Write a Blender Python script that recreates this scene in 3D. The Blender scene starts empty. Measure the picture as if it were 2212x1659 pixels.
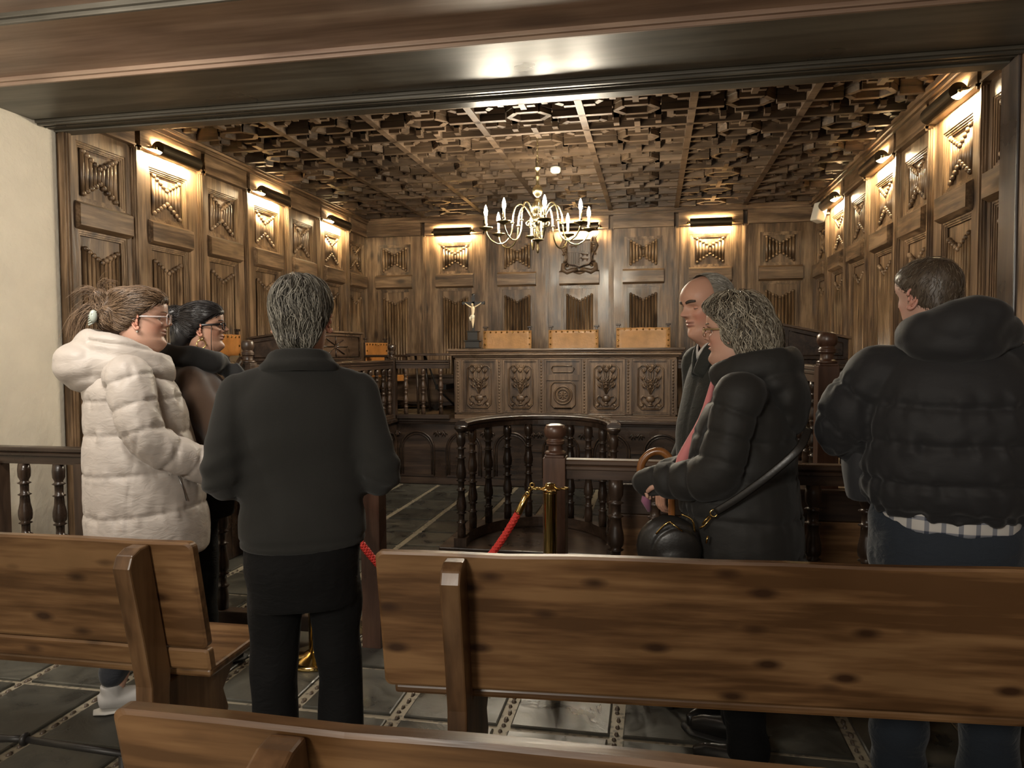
import bpy, bmesh, math, random
import numpy as np
from mathutils import Vector, Matrix, noise
from mathutils.bvhtree import BVHTree
random.seed(7); rng = np.random.default_rng(7)
PI = math.pi
D2R = math.radians
SC = bpy.context.scene
COL = SC.collection

# ---------------------------------------------------------------- camera, world, lights, exposure
cam = bpy.data.cameras.new('camera'); cam.sensor_fit = 'HORIZONTAL'; cam.sensor_width = 36.0
cam.lens = 36.0*1580.0/2212.0; cam.clip_start = 0.05; cam.clip_end = 100
camo = bpy.data.objects.new('camera', cam); COL.objects.link(camo)
camo.matrix_world = (Matrix.Translation((0, 0, 1.5)) @ Matrix.Rotation(D2R(10.94), 4, 'Z')
                     @ Matrix.Rotation(D2R(90-2.5), 4, 'X') @ Matrix.Rotation(D2R(-0.30), 4, 'Z'))
SC.camera = camo
SC.view_settings.view_transform = 'Standard'; SC.view_settings.look = 'None'
SC.view_settings.gamma = 1.0; SC.view_settings.exposure = 1.05
SC.view_settings.use_curve_mapping = False
W = bpy.data.worlds.new('world'); SC.world = W; W.use_nodes = True
W.node_tree.nodes['Background'].inputs[0].default_value = (1.0, 0.93, 0.82, 1)
W.node_tree.nodes['Background'].inputs[1].default_value = 0.34

def area(name, loc, target, size, power, color, sizey=None):
    l = bpy.data.lights.new(name, 'AREA'); l.energy = power; l.color = color; l.size = size
    if sizey: l.shape = 'RECTANGLE'; l.size_y = sizey
    o = bpy.data.objects.new(name, l); COL.objects.link(o); o.location = loc
    d = Vector(target)-Vector(loc); o.rotation_euler = d.to_track_quat('-Z', 'Y').to_euler()
    return o
# unseen fill lights added over the public side
def point(name, loc, power, color, r):
    l = bpy.data.lights.new(name, 'POINT'); l.energy = power; l.color = color; l.shadow_soft_size = r
    o = bpy.data.objects.new(name, l); COL.objects.link(o); o.location = loc; return o
point('public_side_fill_point', (-1.0, -1.7, 2.35), 125, (1.0, 0.92, 0.80), .30)  # added point fill behind the camera, brightens visitors and soffit
area('plaster_wall_fill', (-2.3, 1.6, 2.95), (-4.1, 3.6, 1.3), 0.9, 38, (1.0, 0.93, 0.83), 0.5)  # added unseen fill, aimed to brighten the plaster wall
BULB = 760.0     # radiance of the chandelier flames
TUBE = 520.0     # radiance of the picture light tubes

# ---------------------------------------------------------------- materials
MATS = {}
def nodes_of(m): return m.node_tree.nodes, m.node_tree.links
def plain(name, col, rough=.5, metal=0., emit=None, es=0., spec=.5, coat=0., sheen=0., bumpscale=0, bump=0., var=0.):
    if name in MATS: return MATS[name]
    m = bpy.data.materials.new(name); m.use_nodes = True; N, L = nodes_of(m)
    b = N['Principled BSDF']; b.inputs['Base Color'].default_value = (*col, 1)
    b.inputs['Roughness'].default_value = rough; b.inputs['Metallic'].default_value = metal
    b.inputs['Specular IOR Level'].default_value = spec
    b.inputs['Coat Weight'].default_value = coat
    b.inputs['Sheen Weight'].default_value = sheen
    if emit: b.inputs['Emission Color'].default_value = (*emit, 1); b.inputs['Emission Strength'].default_value = es
    if bump or var:
        tc = N.new('ShaderNodeTexCoord'); nz = N.new('ShaderNodeTexNoise'); nz.inputs['Scale'].default_value = bumpscale or 40
        nz.inputs['Detail'].default_value = 4
        L.new(tc.outputs['Object'], nz.inputs['Vector'])
        if bump:
            bp = N.new('ShaderNodeBump'); bp.inputs['Strength'].default_value = bump; bp.inputs['Distance'].default_value = .01
            L.new(nz.outputs['Fac'], bp.inputs['Height']); L.new(bp.outputs[0], b.inputs['Normal'])
        if var:
            mr = N.new('ShaderNodeMapRange'); mr.inputs[3].default_value = 1-var; mr.inputs[4].default_value = 1+var
            mr.inputs[1].default_value = .3; mr.inputs[2].default_value = .7
            mx = N.new('ShaderNodeVectorMath'); mx.operation = 'SCALE'; mx.inputs[0].default_value = col
            n2 = N.new('ShaderNodeTexNoise'); n2.inputs['Scale'].default_value = (bumpscale or 40)/6; n2.inputs['Detail'].default_value = 5
            L.new(tc.outputs['Object'], n2.inputs['Vector']); L.new(n2.outputs['Fac'], mr.inputs[0])
            L.new(mr.outputs[0], mx.inputs['Scale']); L.new(mx.outputs[0], b.inputs['Base Color'])
    MATS[name] = m; return m

def wood(name, dark, mid, light, axis='Z', scale=1., rough=.38, knots=.5, bump=.25, coat=.0, contrast=1.0, tone=.25, ks=1.0):
    """procedural varnished timber, grain along the given object axis"""
    if name in MATS: return MATS[name]
    m = bpy.data.materials.new(name); m.use_nodes = True; N, L = nodes_of(m); b = N['Principled BSDF']
    tc = N.new('ShaderNodeTexCoord'); oi = N.new('ShaderNodeObjectInfo')
    mul = N.new('ShaderNodeMath'); mul.operation = 'MULTIPLY'; mul.inputs[1].default_value = 37.
    L.new(oi.outputs['Random'], mul.inputs[0])
    cmb = N.new('ShaderNodeCombineXYZ')
    for i in range(3): L.new(mul.outputs[0], cmb.inputs[i])
    add = N.new('ShaderNodeVectorMath'); add.operation = 'ADD'
    L.new(tc.outputs['Object'], add.inputs[0]); L.new(cmb.outputs[0], add.inputs[1])
    mp = N.new('ShaderNodeMapping'); s = [9.*scale]*3; s['XYZ'.index(axis)] = .8*scale
    mp.inputs['Scale'].default_value = s; L.new(add.outputs[0], mp.inputs['Vector'])
    # knots distort the grain
    mpk = N.new('ShaderNodeMapping'); k = [4.5*scale*ks]*3; k['XYZ'.index(axis)] = 2.0*scale*ks
    mpk.inputs['Scale'].default_value = k; L.new(add.outputs[0], mpk.inputs['Vector'])
    vo = N.new('ShaderNodeTexVoronoi'); vo.inputs['Scale'].default_value = 1.; L.new(mpk.outputs[0], vo.inputs['Vector'])
    kr = N.new('ShaderNodeMapRange'); kr.inputs[1].default_value = .09; kr.inputs[2].default_value = .24; kr.inputs[3].default_value = 1; kr.inputs[4].default_value = 0
    L.new(vo.outputs['Distance'], kr.inputs[0])
    n1 = N.new('ShaderNodeTexNoise'); n1.inputs['Scale'].default_value = 1.2; n1.inputs['Detail'].default_value = 5; n1.inputs['Distortion'].default_value = .6
    L.new(mp.outputs[0], n1.inputs['Vector'])
    n2 = N.new('ShaderNodeTexNoise'); n2.inputs['Scale'].default_value = 6.; n2.inputs['Detail'].default_value = 3
    L.new(mp.outputs[0], n2.inputs['Vector'])
    ma = N.new('ShaderNodeMath'); ma.operation = 'MULTIPLY_ADD'; ma.inputs[1].default_value = .45
    L.new(n2.outputs['Fac'], ma.inputs[0]); L.new(n1.outputs['Fac'], ma.inputs[2])
    cr = N.new('ShaderNodeValToRGB'); e = cr.color_ramp.elements
    c = .17/contrast
    e[0].position = .72-c; e[0].color = (*dark, 1); e[1].position = .72+c; e[1].color = (*light, 1)
    q = e.new(.72); q.color = (*mid, 1)
    L.new(ma.outputs[0], cr.inputs['Fac'])
    # knots colour
    mk = N.new('ShaderNodeMix'); mk.data_type = 'RGBA'; mk.inputs['B'].default_value = (dark[0]*.45, dark[1]*.4, dark[2]*.4, 1)
    kk = N.new('ShaderNodeMath'); kk.operation = 'MULTIPLY'; kk.inputs[1].default_value = knots
    L.new(kr.outputs[0], kk.inputs[0]); L.new(kk.outputs[0], mk.inputs['Factor']); L.new(cr.outputs[0], mk.inputs['A'])
    # big worn / dirty zones and per-board tone
    n3 = N.new('ShaderNodeTexNoise'); n3.inputs['Scale'].default_value = 2.2*scale; n3.inputs['Detail'].default_value = 4
    L.new(add.outputs[0], n3.inputs['Vector'])
    r3 = N.new('ShaderNodeMapRange'); r3.inputs[1].default_value = .32; r3.inputs[2].default_value = .68; r3.inputs[3].default_value = .72; r3.inputs[4].default_value = 1.22
    L.new(n3.outputs['Fac'], r3.inputs[0])
    rt = N.new('ShaderNodeMapRange'); rt.inputs[3].default_value = 1-tone; rt.inputs[4].default_value = 1+tone; L.new(oi.outputs['Random'], rt.inputs[0])
    mm = N.new('ShaderNodeMath'); mm.operation = 'MULTIPLY'; L.new(r3.outputs[0], mm.inputs[0]); L.new(rt.outputs[0], mm.inputs[1])
    sc = N.new('ShaderNodeVectorMath'); sc.operation = 'SCALE'; L.new(mk.outputs['Result'], sc.inputs[0]); L.new(mm.outputs[0], sc.inputs['Scale'])
    L.new(sc.outputs[0], b.inputs['Base Color'])
    rr = N.new('ShaderNodeMapRange'); rr.inputs[1].default_value = .35; rr.inputs[2].default_value = .65; rr.inputs[3].default_value = rough-.08; rr.inputs[4].default_value = rough+.15
    L.new(n3.outputs['Fac'], rr.inputs[0]); L.new(rr.outputs[0], b.inputs['Roughness'])
    bp = N.new('ShaderNodeBump'); bp.inputs['Strength'].default_value = bump; bp.inputs['Distance'].default_value = .004
    L.new(ma.outputs[0], bp.inputs['Height']); L.new(bp.outputs[0], b.inputs['Normal'])
    b.inputs['Coat Weight'].default_value = coat; b.inputs['Coat Roughness'].default_value = .25
    MATS[name] = m; return m

# wall panelling: worn brown walnut / pine
PW = ((.052, .029, .014), (.128, .077, .040), (.245, .158, .090))
WV = wood('panelling_vertical_grain', *PW, axis='Z', rough=.36, bump=.5, tone=.10, contrast=1.0, knots=.85, ks=1.3)
WH = wood('panelling_level_grain', *PW, axis='X', rough=.36, bump=.5, tone=.10, contrast=1.0, knots=.85, ks=1.3)
CW = ((.070, .044, .026), (.135, .086, .050), (.21, .14, .084))
CWX = wood('ceiling_timber', (.032, .020, .012), (.062, .040, .024), (.10, .066, .041), axis='X', rough=.42, bump=.35)
CWB = wood('ceiling_boards_lamplit', (.17, .115, .072), (.28, .19, .12), (.38, .27, .18), axis='X', rough=.45, bump=.35)  # boards lightened: grazing chandelier light is put into their colour
DW = ((.020, .012, .008), (.040, .024, .016), (.068, .042, .027))     # dark turned wood
DWX = wood('dark_oak_level_grain', *DW, axis='X', rough=.30, bump=.25, coat=.15)
DWZ = wood('dark_oak_upright_grain', *DW, axis='Z', rough=.30, bump=.25, coat=.15)
DWY = wood('dark_oak_deep_grain', *DW, axis='Y', rough=.30, bump=.25, coat=.15)
BK = ((.030, .018, .012), (.052, .033, .021), (.085, .055, .036))
BENCHW = wood('carved_bench_oak', (.050, .030, .018), (.105, .066, .040), (.17, .112, .070), axis='Z', rough=.36, bump=.4, tone=.10)
BENCHX = wood('carved_bench_oak_level', (.045, .027, .016), (.095, .060, .037), (.16, .105, .066), axis='X', rough=.34, bump=.4, tone=.10)
BEAMX = wood('near_black_beam_oak_hazed', (.060, .054, .042), (.085, .077, .061), (.12, .11, .088), axis='X', scale=.5, rough=.34, knots=.2, bump=.15, tone=.12)  # beam lifted from near-black, flare haze mixed into the wood colour
PLANKX = wood('reddish_soffit_plank_hazed', (.21, .135, .095), (.30, .20, .145), (.38, .27, .195), axis='X', scale=.5, rough=.42, knots=.5, bump=.15, tone=.10)  # plank paler than its own tone, flare haze put into the colour
PEWX = wood('honey_pine_pew', (.085, .040, .014), (.150, .076, .030), (.215, .118, .050), axis='X', scale=.8, rough=.38, knots=1.0, bump=.35, contrast=1.6, tone=.06, ks=3.0)
PEWZ = wood('honey_pine_pew_upright', (.070, .034, .013), (.125, .064, .027), (.18, .10, .045), axis='Z', scale=.8, rough=.38, knots=.5, bump=.2, tone=.06)
PEWY = wood('honey_pine_pew_edge', (.13, .065, .028), (.20, .11, .050), (.30, .18, .09), axis='X', scale=1.2, rough=.42, knots=.5, bump=.4, tone=.06)
REDW = wood('red_brown_newel_oak', (.045, .021, .013), (.072, .035, .022), (.105, .054, .034), axis='Z', rough=.30, bump=.2, coat=.2, tone=.08)
REDX = wood('red_brown_rail_oak', (.040, .022, .014), (.068, .038, .023), (.105, .062, .038), axis='X', rough=.30, bump=.2, coat=.2, tone=.08)
BRASS = plain('aged_brass', (.36, .30, .17), rough=.27, metal=1.)
BRASSB = plain('polished_brass', (.60, .43, .16), rough=.12, metal=1.)
DBRASS = plain('dark_bronze_shade', (.075, .058, .035), rough=.38, metal=.8)
IRON = plain('black_iron', (.02, .019, .018), rough=.45, metal=.6)
BULBM = plain('lit_candle_bulb', (1, .9, .7), emit=(1., .88, .68), es=BULB)
TUBEM = plain('lit_tube', (1, .9, .7), emit=(1., .79, .46), es=TUBE)
CANDLE = plain('cream_candle_sleeve', (.62, .55, .36), rough=.5)
LEATH = plain('tan_leather', (.40, .215, .085), rough=.42, bump=.3, bumpscale=45, var=.22)
LEATHO = plain('orange_leather', (.42, .175, .045), rough=.40, bump=.3, bumpscale=45, var=.25)
IVORY = plain('ivory_paint', (.62, .50, .33), rough=.5)
WHITEP = plain('white_plastic', (.62, .60, .52), rough=.45)
BLACKL = plain('black_lacquer', (.012, .011, .010), rough=.3)
PLAST = plain('lime_plaster', (.64, .58, .47), rough=.9, bump=.6, bumpscale=28, var=.05)

# ---------------------------------------------------------------- mesh helpers
class MB:
    """collects shapes; build() links them as ONE mesh object"""
    def __init__(s): s.v = []; s.f = []; s.mi = []; s.sm = []; s.cur = 0; s.s = False
    def raw(s, vs, fs, smooth=None):
        o = len(s.v); s.v.extend([tuple(map(float, p)) for p in vs]); s.f.extend([tuple(int(i)+o for i in f) for f in fs])
        s.mi.extend([s.cur]*len(fs)); s.sm.extend([s.s if smooth is None else smooth]*len(fs)); return s
    def box(s, x0, x1, y0, y1, z0, z1, M=None):
        vs = [Vector(p) for p in ((x0,y0,z0),(x1,y0,z0),(x1,y1,z0),(x0,y1,z0),(x0,y0,z1),(x1,y0,z1),(x1,y1,z1),(x0,y1,z1))]
        if M is not None: vs = [M @ p for p in vs]
        return s.raw(vs, ((0,3,2,1),(4,5,6,7),(0,1,5,4),(1,2,6,5),(2,3,7,6),(3,0,4,7)), False)
    def prism(s, pts, a0, a1, axis='Y', M=None, smooth=False):
        """closed polygon pts (u,v) extruded along axis: Y->(u,a,v)  X->(a,u,v)  Z->(u,v,a)"""
        n = len(pts); vs = []
        for a in (a0, a1):
            for (u, v) in pts:
                p = {'Y': (u, a, v), 'X': (a, u, v), 'Z': (u, v, a)}[axis]
                vs.append(Vector(p) if M is None else M @ Vector(p))
        fs = [tuple(range(n)), tuple(range(2*n-1, n-1, -1))]
        o = len(s.f)
        s.raw(vs, fs, False)
        o2 = len(s.v)-2*n
        s.f.extend([(o2+i, o2+(i+1) % n+0, o2+n+(i+1) % n, o2+n+i)[::-1] for i in range(n)]); s.mi.extend([s.cur]*n); s.sm.extend([smooth]*n)
        return s
    def lathe(s, prof, c=(0,0,0), seg=16, M=None):
        """prof: [(r,z)...]"""
        vs = []; fs = []; n = len(prof)
        for (r, z) in prof:
            for i in range(seg):
                a = 2*PI*i/seg; p = Vector((c[0]+r*math.cos(a), c[1]+r*math.sin(a), c[2]+z))
                vs.append(p if M is None else M @ p)
        for j in range(n-1):
            for i in range(seg):
                k = (i+1) % seg; fs.append((j*seg+i, j*seg+k, (j+1)*seg+k, (j+1)*seg+i))
        fs.append(tuple(range(seg-1, -1, -1))); fs.append(tuple((n-1)*seg+i for i in range(seg)))
        return s.raw(vs, fs, True)
    def tube(s, pts, r, seg=8, cap=True, up=(0,0,1)):
        """r: number or list, may be (rx,ry) tuples"""
        P = [Vector(p) for p in pts]; n = len(P); vs = []; fs = []
        R = r if isinstance(r, (list, tuple)) and len(r) == n and not (n == 2 and not isinstance(r, list)) else [r]*n
        T0 = (P[1]-P[0]).normalized(); u = Vector(up)
        if abs(T0.dot(u)) > .95: u = Vector((1,0,0)) if abs(T0.x) < .9 else Vector((0,1,0))
        A = (u-T0*u.dot(T0)).normalized()
        for i in range(n):
            T = (P[min(i+1, n-1)]-P[max(i-1, 0)])
            T = T.normalized() if T.length > 1e-9 else T0
            A = (A-T*A.dot(T)); A = A.normalized() if A.length > 1e-6 else T.orthogonal().normalized()
            B = T.cross(A); ra, rb = (R[i] if isinstance(R[i], (tuple, list)) else (R[i], R[i]))
            for k in range(seg):
                t = 2*PI*k/seg; vs.append(P[i]+A*(ra*math.cos(t))+B*(rb*math.sin(t)))
        for j in range(n-1):
            for i in range(seg):
                k = (i+1) % seg; fs.append((j*seg+i, j*seg+k, (j+1)*seg+k, (j+1)*seg+i))
        if cap: fs.append(tuple(range(seg-1, -1, -1))); fs.append(tuple((n-1)*seg+i for i in range(seg)))
        return s.raw(vs, fs, True)
    def sphere(s, c, r, seg=12, rings=8, M=None):
        r3 = r if isinstance(r, (tuple, list)) else (r, r, r); vs = [(0,0,1)]; fs = []
        for j in range(1, rings):
            th = PI*j/rings
            for i in range(seg):
                a = 2*PI*i/seg; vs.append((math.sin(th)*math.cos(a), math.sin(th)*math.sin(a), math.cos(th)))
        vs.append((0,0,-1)); out = []
        for p in vs:
            q = Vector((p[0]*r3[0], p[1]*r3[1], p[2]*r3[2]))
            if M is not None: q = M @ q
            out.append(q+Vector(c))
        for i in range(seg): fs.append((0, 1+i, 1+(i+1) % seg))
        for j in range(rings-2):
            for i in range(seg):
                k = (i+1) % seg; a = 1+j*seg; b = a+seg; fs.append((a+i, b+i, b+k, a+k))
        a = 1+(rings-2)*seg; e = len(vs)-1
        for i in range(seg): fs.append((a+i, e, a+(i+1) % seg))
        return s.raw(out, fs, True)
    def torus(s, c, R, r, seg=20, sub=8, M=None, arc=(0, 2*PI)):
        full = abs(arc[1]-arc[0]-2*PI) < 1e-6; n = seg if full else seg+1; vs = []; fs = []
        for i in range(n):
            a = arc[0]+(arc[1]-arc[0])*i/seg
            for k in range(sub):
                b = 2*PI*k/sub; p = Vector(((R+r*math.cos(b))*math.cos(a), (R+r*math.cos(b))*math.sin(a), r*math.sin(b)))
                if M is not None: p = M @ p
                vs.append(p+Vector(c))
        for i in range(n if full else n-1):
            j = (i+1) % n
            for k in range(sub):
                l = (k+1) % sub; fs.append((i*sub+k, j*sub+k, j*sub+l, i*sub+l))
        return s.raw(vs, fs, True)
    def mesh(s, name, mats):
        me = bpy.data.meshes.new(name); me.from_pydata(s.v, [], s.f)
        for m in (mats if isinstance(mats, (list, tuple)) else [mats]): me.materials.append(m)
        me.polygons.foreach_set('material_index', s.mi); me.polygons.foreach_set('use_smooth', s.sm)
        bm = bmesh.new(); bm.from_mesh(me); bmesh.ops.recalc_face_normals(bm, faces=bm.faces[:]); bm.to_mesh(me); bm.free()
        me.update(); return me
    def build(s, name, mats, parent=None, bevel=0., loc=None, rotz=0.):
        o = bpy.data.objects.new(name, s.mesh(name, mats)); COL.objects.link(o)
        if parent is not None: o.parent = parent
        if loc is not None: o.location = loc
        if rotz: o.rotation_euler.z = rotz
        if bevel:
            md = o.modifiers.new('bevel', 'BEVEL'); md.width = bevel; md.segments = 2; md.limit_method = 'ANGLE'; md.angle_limit = D2R(35)
            md.harden_normals = False
        return o
def link(name, me, parent=None, loc=(0,0,0), rotz=0., scale=None):
    o = bpy.data.objects.new(name, me); COL.objects.link(o); o.parent = parent; o.location = loc; o.rotation_euler = (0,0,rotz)
    if scale: o.scale = scale
    return o
def tag(o, label=None, cat=None, group=None, kind=None):
    if label: o['label'] = label
    if cat: o['category'] = cat
    if group: o['group'] = group
    if kind: o['kind'] = kind
    return o
def thing(name, label, cat, loc=(0,0,0), rotz=0., group=None):
    o = bpy.data.objects.new(name, None); COL.objects.link(o); o.empty_display_size = .1
    o.location = loc; o.rotation_euler = (0,0,rotz); return tag(o, label, cat, group)
def struct(name, loc=(0,0,0)):
    o = bpy.data.objects.new(name, None); COL.objects.link(o); o.location = loc; o['kind'] = 'structure'; return o
def copy_tree(o, parent=None):
    c = o.copy(); COL.objects.link(c)
    if parent is not None: c.parent = parent
    for ch in list(o.children): copy_tree(ch, c)
    return c
# ================================================================ THE ROOM
XL, XR, YW, YF = -4.10, 2.07, 10.0, 4.56
CZ = 3.50            # ceiling boards
# ---- floor: slate tiles with pale pebbled joints
fl = MB(); fl.box(-4.3, 2.3, -2.5, 10.1, -.12, -.012)
MORT = bpy.data.materials.new('pale_pebble_mortar'); MORT.use_nodes = True
N, L = nodes_of(MORT); b = N['Principled BSDF']
tc = N.new('ShaderNodeTexCoord'); vo = N.new('ShaderNodeTexVoronoi'); vo.inputs['Scale'].default_value = 34
L.new(tc.outputs['Object'], vo.inputs['Vector']); cr = N.new('ShaderNodeValToRGB')
cr.color_ramp.elements[0].position = .25; cr.color_ramp.elements[0].color = (.15, .13, .10, 1)
cr.color_ramp.elements[1].position = .42; cr.color_ramp.elements[1].color = (.30, .26, .19, 1)
L.new(vo.outputs['Distance'], cr.inputs[0]); L.new(cr.outputs[0], b.inputs['Base Color']); b.inputs['Roughness'].default_value = .6
floor = fl.build('floor', MORT); floor['kind'] = 'structure'
SLATE = bpy.data.materials.new('dark_slate'); SLATE.use_nodes = True
N, L = nodes_of(SLATE); b = N['Principled BSDF']
tc = N.new('ShaderNodeTexCoord'); oi = N.new('ShaderNodeObjectInfo'); ad = N.new('ShaderNodeVectorMath'); ad.operation = 'ADD'
cb = N.new('ShaderNodeCombineXYZ'); ml = N.new('ShaderNodeMath'); ml.operation = 'MULTIPLY'; ml.inputs[1].default_value = 19
L.new(oi.outputs['Random'], ml.inputs[0]); L.new(ml.outputs[0], cb.inputs[0]); L.new(ml.outputs[0], cb.inputs[1])
L.new(tc.outputs['Object'], ad.inputs[0]); L.new(cb.outputs[0], ad.inputs[1])
n1 = N.new('ShaderNodeTexNoise'); n1.inputs['Scale'].default_value = 5; n1.inputs['Detail'].default_value = 8; n1.inputs['Distortion'].default_value = .8
L.new(ad.outputs[0], n1.inputs['Vector'])
cr = N.new('ShaderNodeValToRGB'); e = cr.color_ramp.elements
e[0].position = .32; e[0].color = (.030, .030, .026, 1); e[1].position = .7; e[1].color = (.090, .086, .070, 1)
L.new(n1.outputs['Fac'], cr.inputs[0])
rt = N.new('ShaderNodeMapRange'); rt.inputs[3].default_value = .75; rt.inputs[4].default_value = 1.3; L.new(oi.outputs['Random'], rt.inputs[0])
sc = N.new('ShaderNodeVectorMath'); sc.operation = 'SCALE'; L.new(cr.outputs[0], sc.inputs[0]); L.new(rt.outputs[0], sc.inputs['Scale'])
L.new(sc.outputs[0], b.inputs['Base Color'])
rr = N.new('ShaderNodeMapRange'); rr.inputs[1].default_value = .3; rr.inputs[2].default_value = .7; rr.inputs[3].default_value = .22; rr.inputs[4].default_value = .55
L.new(n1.outputs['Fac'], rr.inputs[0]); L.new(rr.outputs[0], b.inputs['Roughness'])
bp = N.new('ShaderNodeBump'); bp.inputs['Strength'].default_value = .8; bp.inputs['Distance'].default_value = .006
L.new(n1.outputs['Fac'], bp.inputs['Height']); L.new(bp.outputs[0], b.inputs['Normal'])
tiles = []
for k in range(4):
    m = MB(); a, c = .195, .197
    q = [random.uniform(-.004, .004) for _ in range(8)]
    base = [(-a+q[0], -c+q[1]), (a+q[2], -c+q[3]), (a+q[4], c+q[5]), (-a+q[6], c+q[7])]
    i = .006
    vs = [(x, y, -.02) for x, y in base]+[(x, y, -.003) for x, y in base]+[(x*(1-i/a), y*(1-i/a), 0) for x, y in base]
    m.raw(vs, [(3,2,1,0), (0,1,5,4), (1,2,6,5), (2,3,7,6), (3,0,4,7), (4,5,9,8), (5,6,10,9), (6,7,11,10), (7,4,8,11), (8,9,10,11)])
    tiles.append(m.mesh('slate_tile', SLATE))
X0, Y0, PX, PY = -.59, 2.38, .45, .43
cnt = 0
for j in range(-4, 13):
    for i in range(-8, 6):
        cx = X0+PX*(i+.5); cy = Y0+PY*(j+.5)
        if cx < XL-.1 or cx > XR+.1: continue
        o = link('slate_tile', random.choice(tiles), floor, (cx, cy, random.uniform(-.002, .0015)), random.choice((0, PI)))
        cnt += 1
# pebbles set on edge in the wide joints
pb = MB()
for i in range(-5, 6):
    x = X0+PX*i; y = 1.9
    while y < 4.6:
        l = random.uniform(.018, .045); pb.sphere((x+random.uniform(-.006, .006), y, -.012), (random.uniform(.007, .012), l*.5, .012), 6, 4); y += l+random.uniform(.012, .03)
PEB = plain('brown_pebbles', (.10, .075, .055), rough=.35)
tag(pb.build('pebbles', PEB, floor), kind='stuff')

# ---- linenfold wall panelling
def linenfold(w, zt, zb, vtop, vbot, nr=9, y=0.0, knuck=True):
    """row of upright reeds whose ends step down to the middle; facing -Y"""
    m = MB(); p = w/nr
    for i in range(nr):
        x = -w/2+p*(i+.5); t = 1-abs(x)/(w/2)
        z1 = zt-vtop*t; z0 = zb+vbot*t
        r = p*.46
        pts = [(x-p*.48, y), (x-p*.40, y-.006)]+[(x+r*math.cos(a), y-.006-.016*math.sin(a)) for a in [PI-PI*k/6 for k in range(7)]]+[(x+p*.40, y-.006), (x+p*.48, y)]
        m.prism(pts, z0, z1, 'Z', smooth=True)
        if knuck:
            for (z, on, s) in ((z1, vtop, 1), (z0, vbot, -1)):
                if on: m.sphere((x, y-.016, z), (p*.50, .020, p*.50), 8, 5)
    return m
def wall_panel(Wd, lit, seed):
    """returns dict of meshes; local x across, facing -Y, z up from 0"""
    h = Wd/2; ow = .250; R = {}
    m = MB()
    # stiles
    m.box(-h+.03, -ow, -.030, 0, 0, 3.14); m.box(ow, h-.03, -.030, 0, 0, 3.14)
    # top rail, foot rail
    m.box(-ow, ow, -.030, 0, 3.03, 3.14); m.box(-ow, ow, -.030, 0, 0, .22)
    R['frame'] = m.mesh('panel_frame', WV)
    m = MB()
    # moulding round both openings
    for (z0, z1) in ((2.60, 3.03), (.22, 2.40)):
        for k, (d, yy) in enumerate(((0, -.024), (.014, -.017), (.026, -.010))):
            a = ow-d; b = .014
            m.box(-a, -a+b, yy, 0, z0+d, z1-d); m.box(a-b, a, yy, 0, z0+d, z1-d)
            m.box(-a+b, a-b, yy, 0, z0+d, z0+d+b); m.box(-a+b, a-b, yy, 0, z1-d-b, z1-d)
    R['moulding'] = m.mesh('panel_moulding', WV)
    m = MB()
    # mid rail: proud bolection with chamfered edges
    m.prism([(-.030, 2.40), (-.075, 2.425), (-.075, 2.575), (-.030, 2.60), (0, 2.60), (0, 2.40)], -ow-.02, ow+.02, 'X')
    R['mid_rail'] = m.mesh('mid_rail', WH)
    m = linenfold(.37, 2.985, 2.655, .105, .115, 9, y=.006); m.box(-ow, ow, .006, .012, 2.60, 3.03)
    R['upper'] = m.mesh('linenfold', WV)
    m = linenfold(.37, 2.28, .30, .095, .0, 9, y=.006); m.box(-ow, ow, .006, .012, .22, 2.40)
    R['lower'] = m.mesh('linenfold', WV)
    m = MB()
    # moulded pilaster strip between neighbours (left edge)
    for (a, d) in ((.034, .044), (.022, .056), (.009, .066)): m.box(-h-a, -h+a, -d, 0, 0, 3.14)
    R['pilaster'] = m.mesh('pilaster', WV)
    m = MB()
    # frieze above with chamfered lower corners and cornice
    z0, z1 = 3.14, 3.37
    pts = [(-h+.03, z1), (-h+.03, z0-.02), (-h+.05, z0+.01), (h-.05, z0+.01), (h-.03, z0-.02), (h-.03, z1)]
    m.prism(pts, -.075, 0, 'Y'); m.box(-h, h, -.10, 0, z1-.055, z1); m.box(-h, h, -.125, 0, z1-.025, z1+.02)
    m.prism([(0, 3.165), (-.045, 3.165), (-.085, 3.155), (-.085, 3.14), (-.03, 3.14), (0, 3.12)], -h+.03, h-.03, 'X')
    R['frieze'] = m.mesh('frieze', WH)
    return R
def panel_run(parent, bounds, M, origin_axis, fixed, rot, first_pil=True):
    """lay panels between successive bounds along a wall"""
    for i in range(len(bounds)-1):
        a, b = bounds[i], bounds[i+1]; w = round(abs(b-a), 3)
        key = w
        if key not in PCACHE: PCACHE[key] = wall_panel(w, False, 0)
        R = PCACHE[key]; c = (a+b)/2
        d_ = -.02 if origin_axis == 'X' else (.02 if rot > 0 else -.02)
        loc = (c, fixed+d_, 0) if origin_axis == 'X' else (fixed+d_, c, 0)
        p = link('wall_panel', R['frame'], parent, loc, rot)
        for part, nm in (('moulding', 'panel_moulding'), ('mid_rail', 'mid_rail'), ('upper', 'linenfold'), ('lower', 'linenfold'), ('frieze', 'frieze'), ('pilaster', 'pilaster')):
            link(nm, R[part], p)
PCACHE = {}
wb = MB(); wb.box(XL-.1, XR+.1, YW, YW+.1, -.1, 3.6); wall_back = wb.build('wall_back', WV); wall_back['kind'] = 'structure'
panel_run(wall_back, [XL+.04, -3.18, -2.28, -1.415, -.56, .29, 1.16, XR-.03], None, 'X', YW, 0)
wb = MB(); wb.box(XL-.1, XL, 4.50, YW, -.1, 3.6); wall_left = wb.build('wall_left', WV); wall_left['kind'] = 'structure'
LB = [4.51, 5.19, 6.05, 6.80, 7.65, 8.44, 9.30, 9.96]
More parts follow.
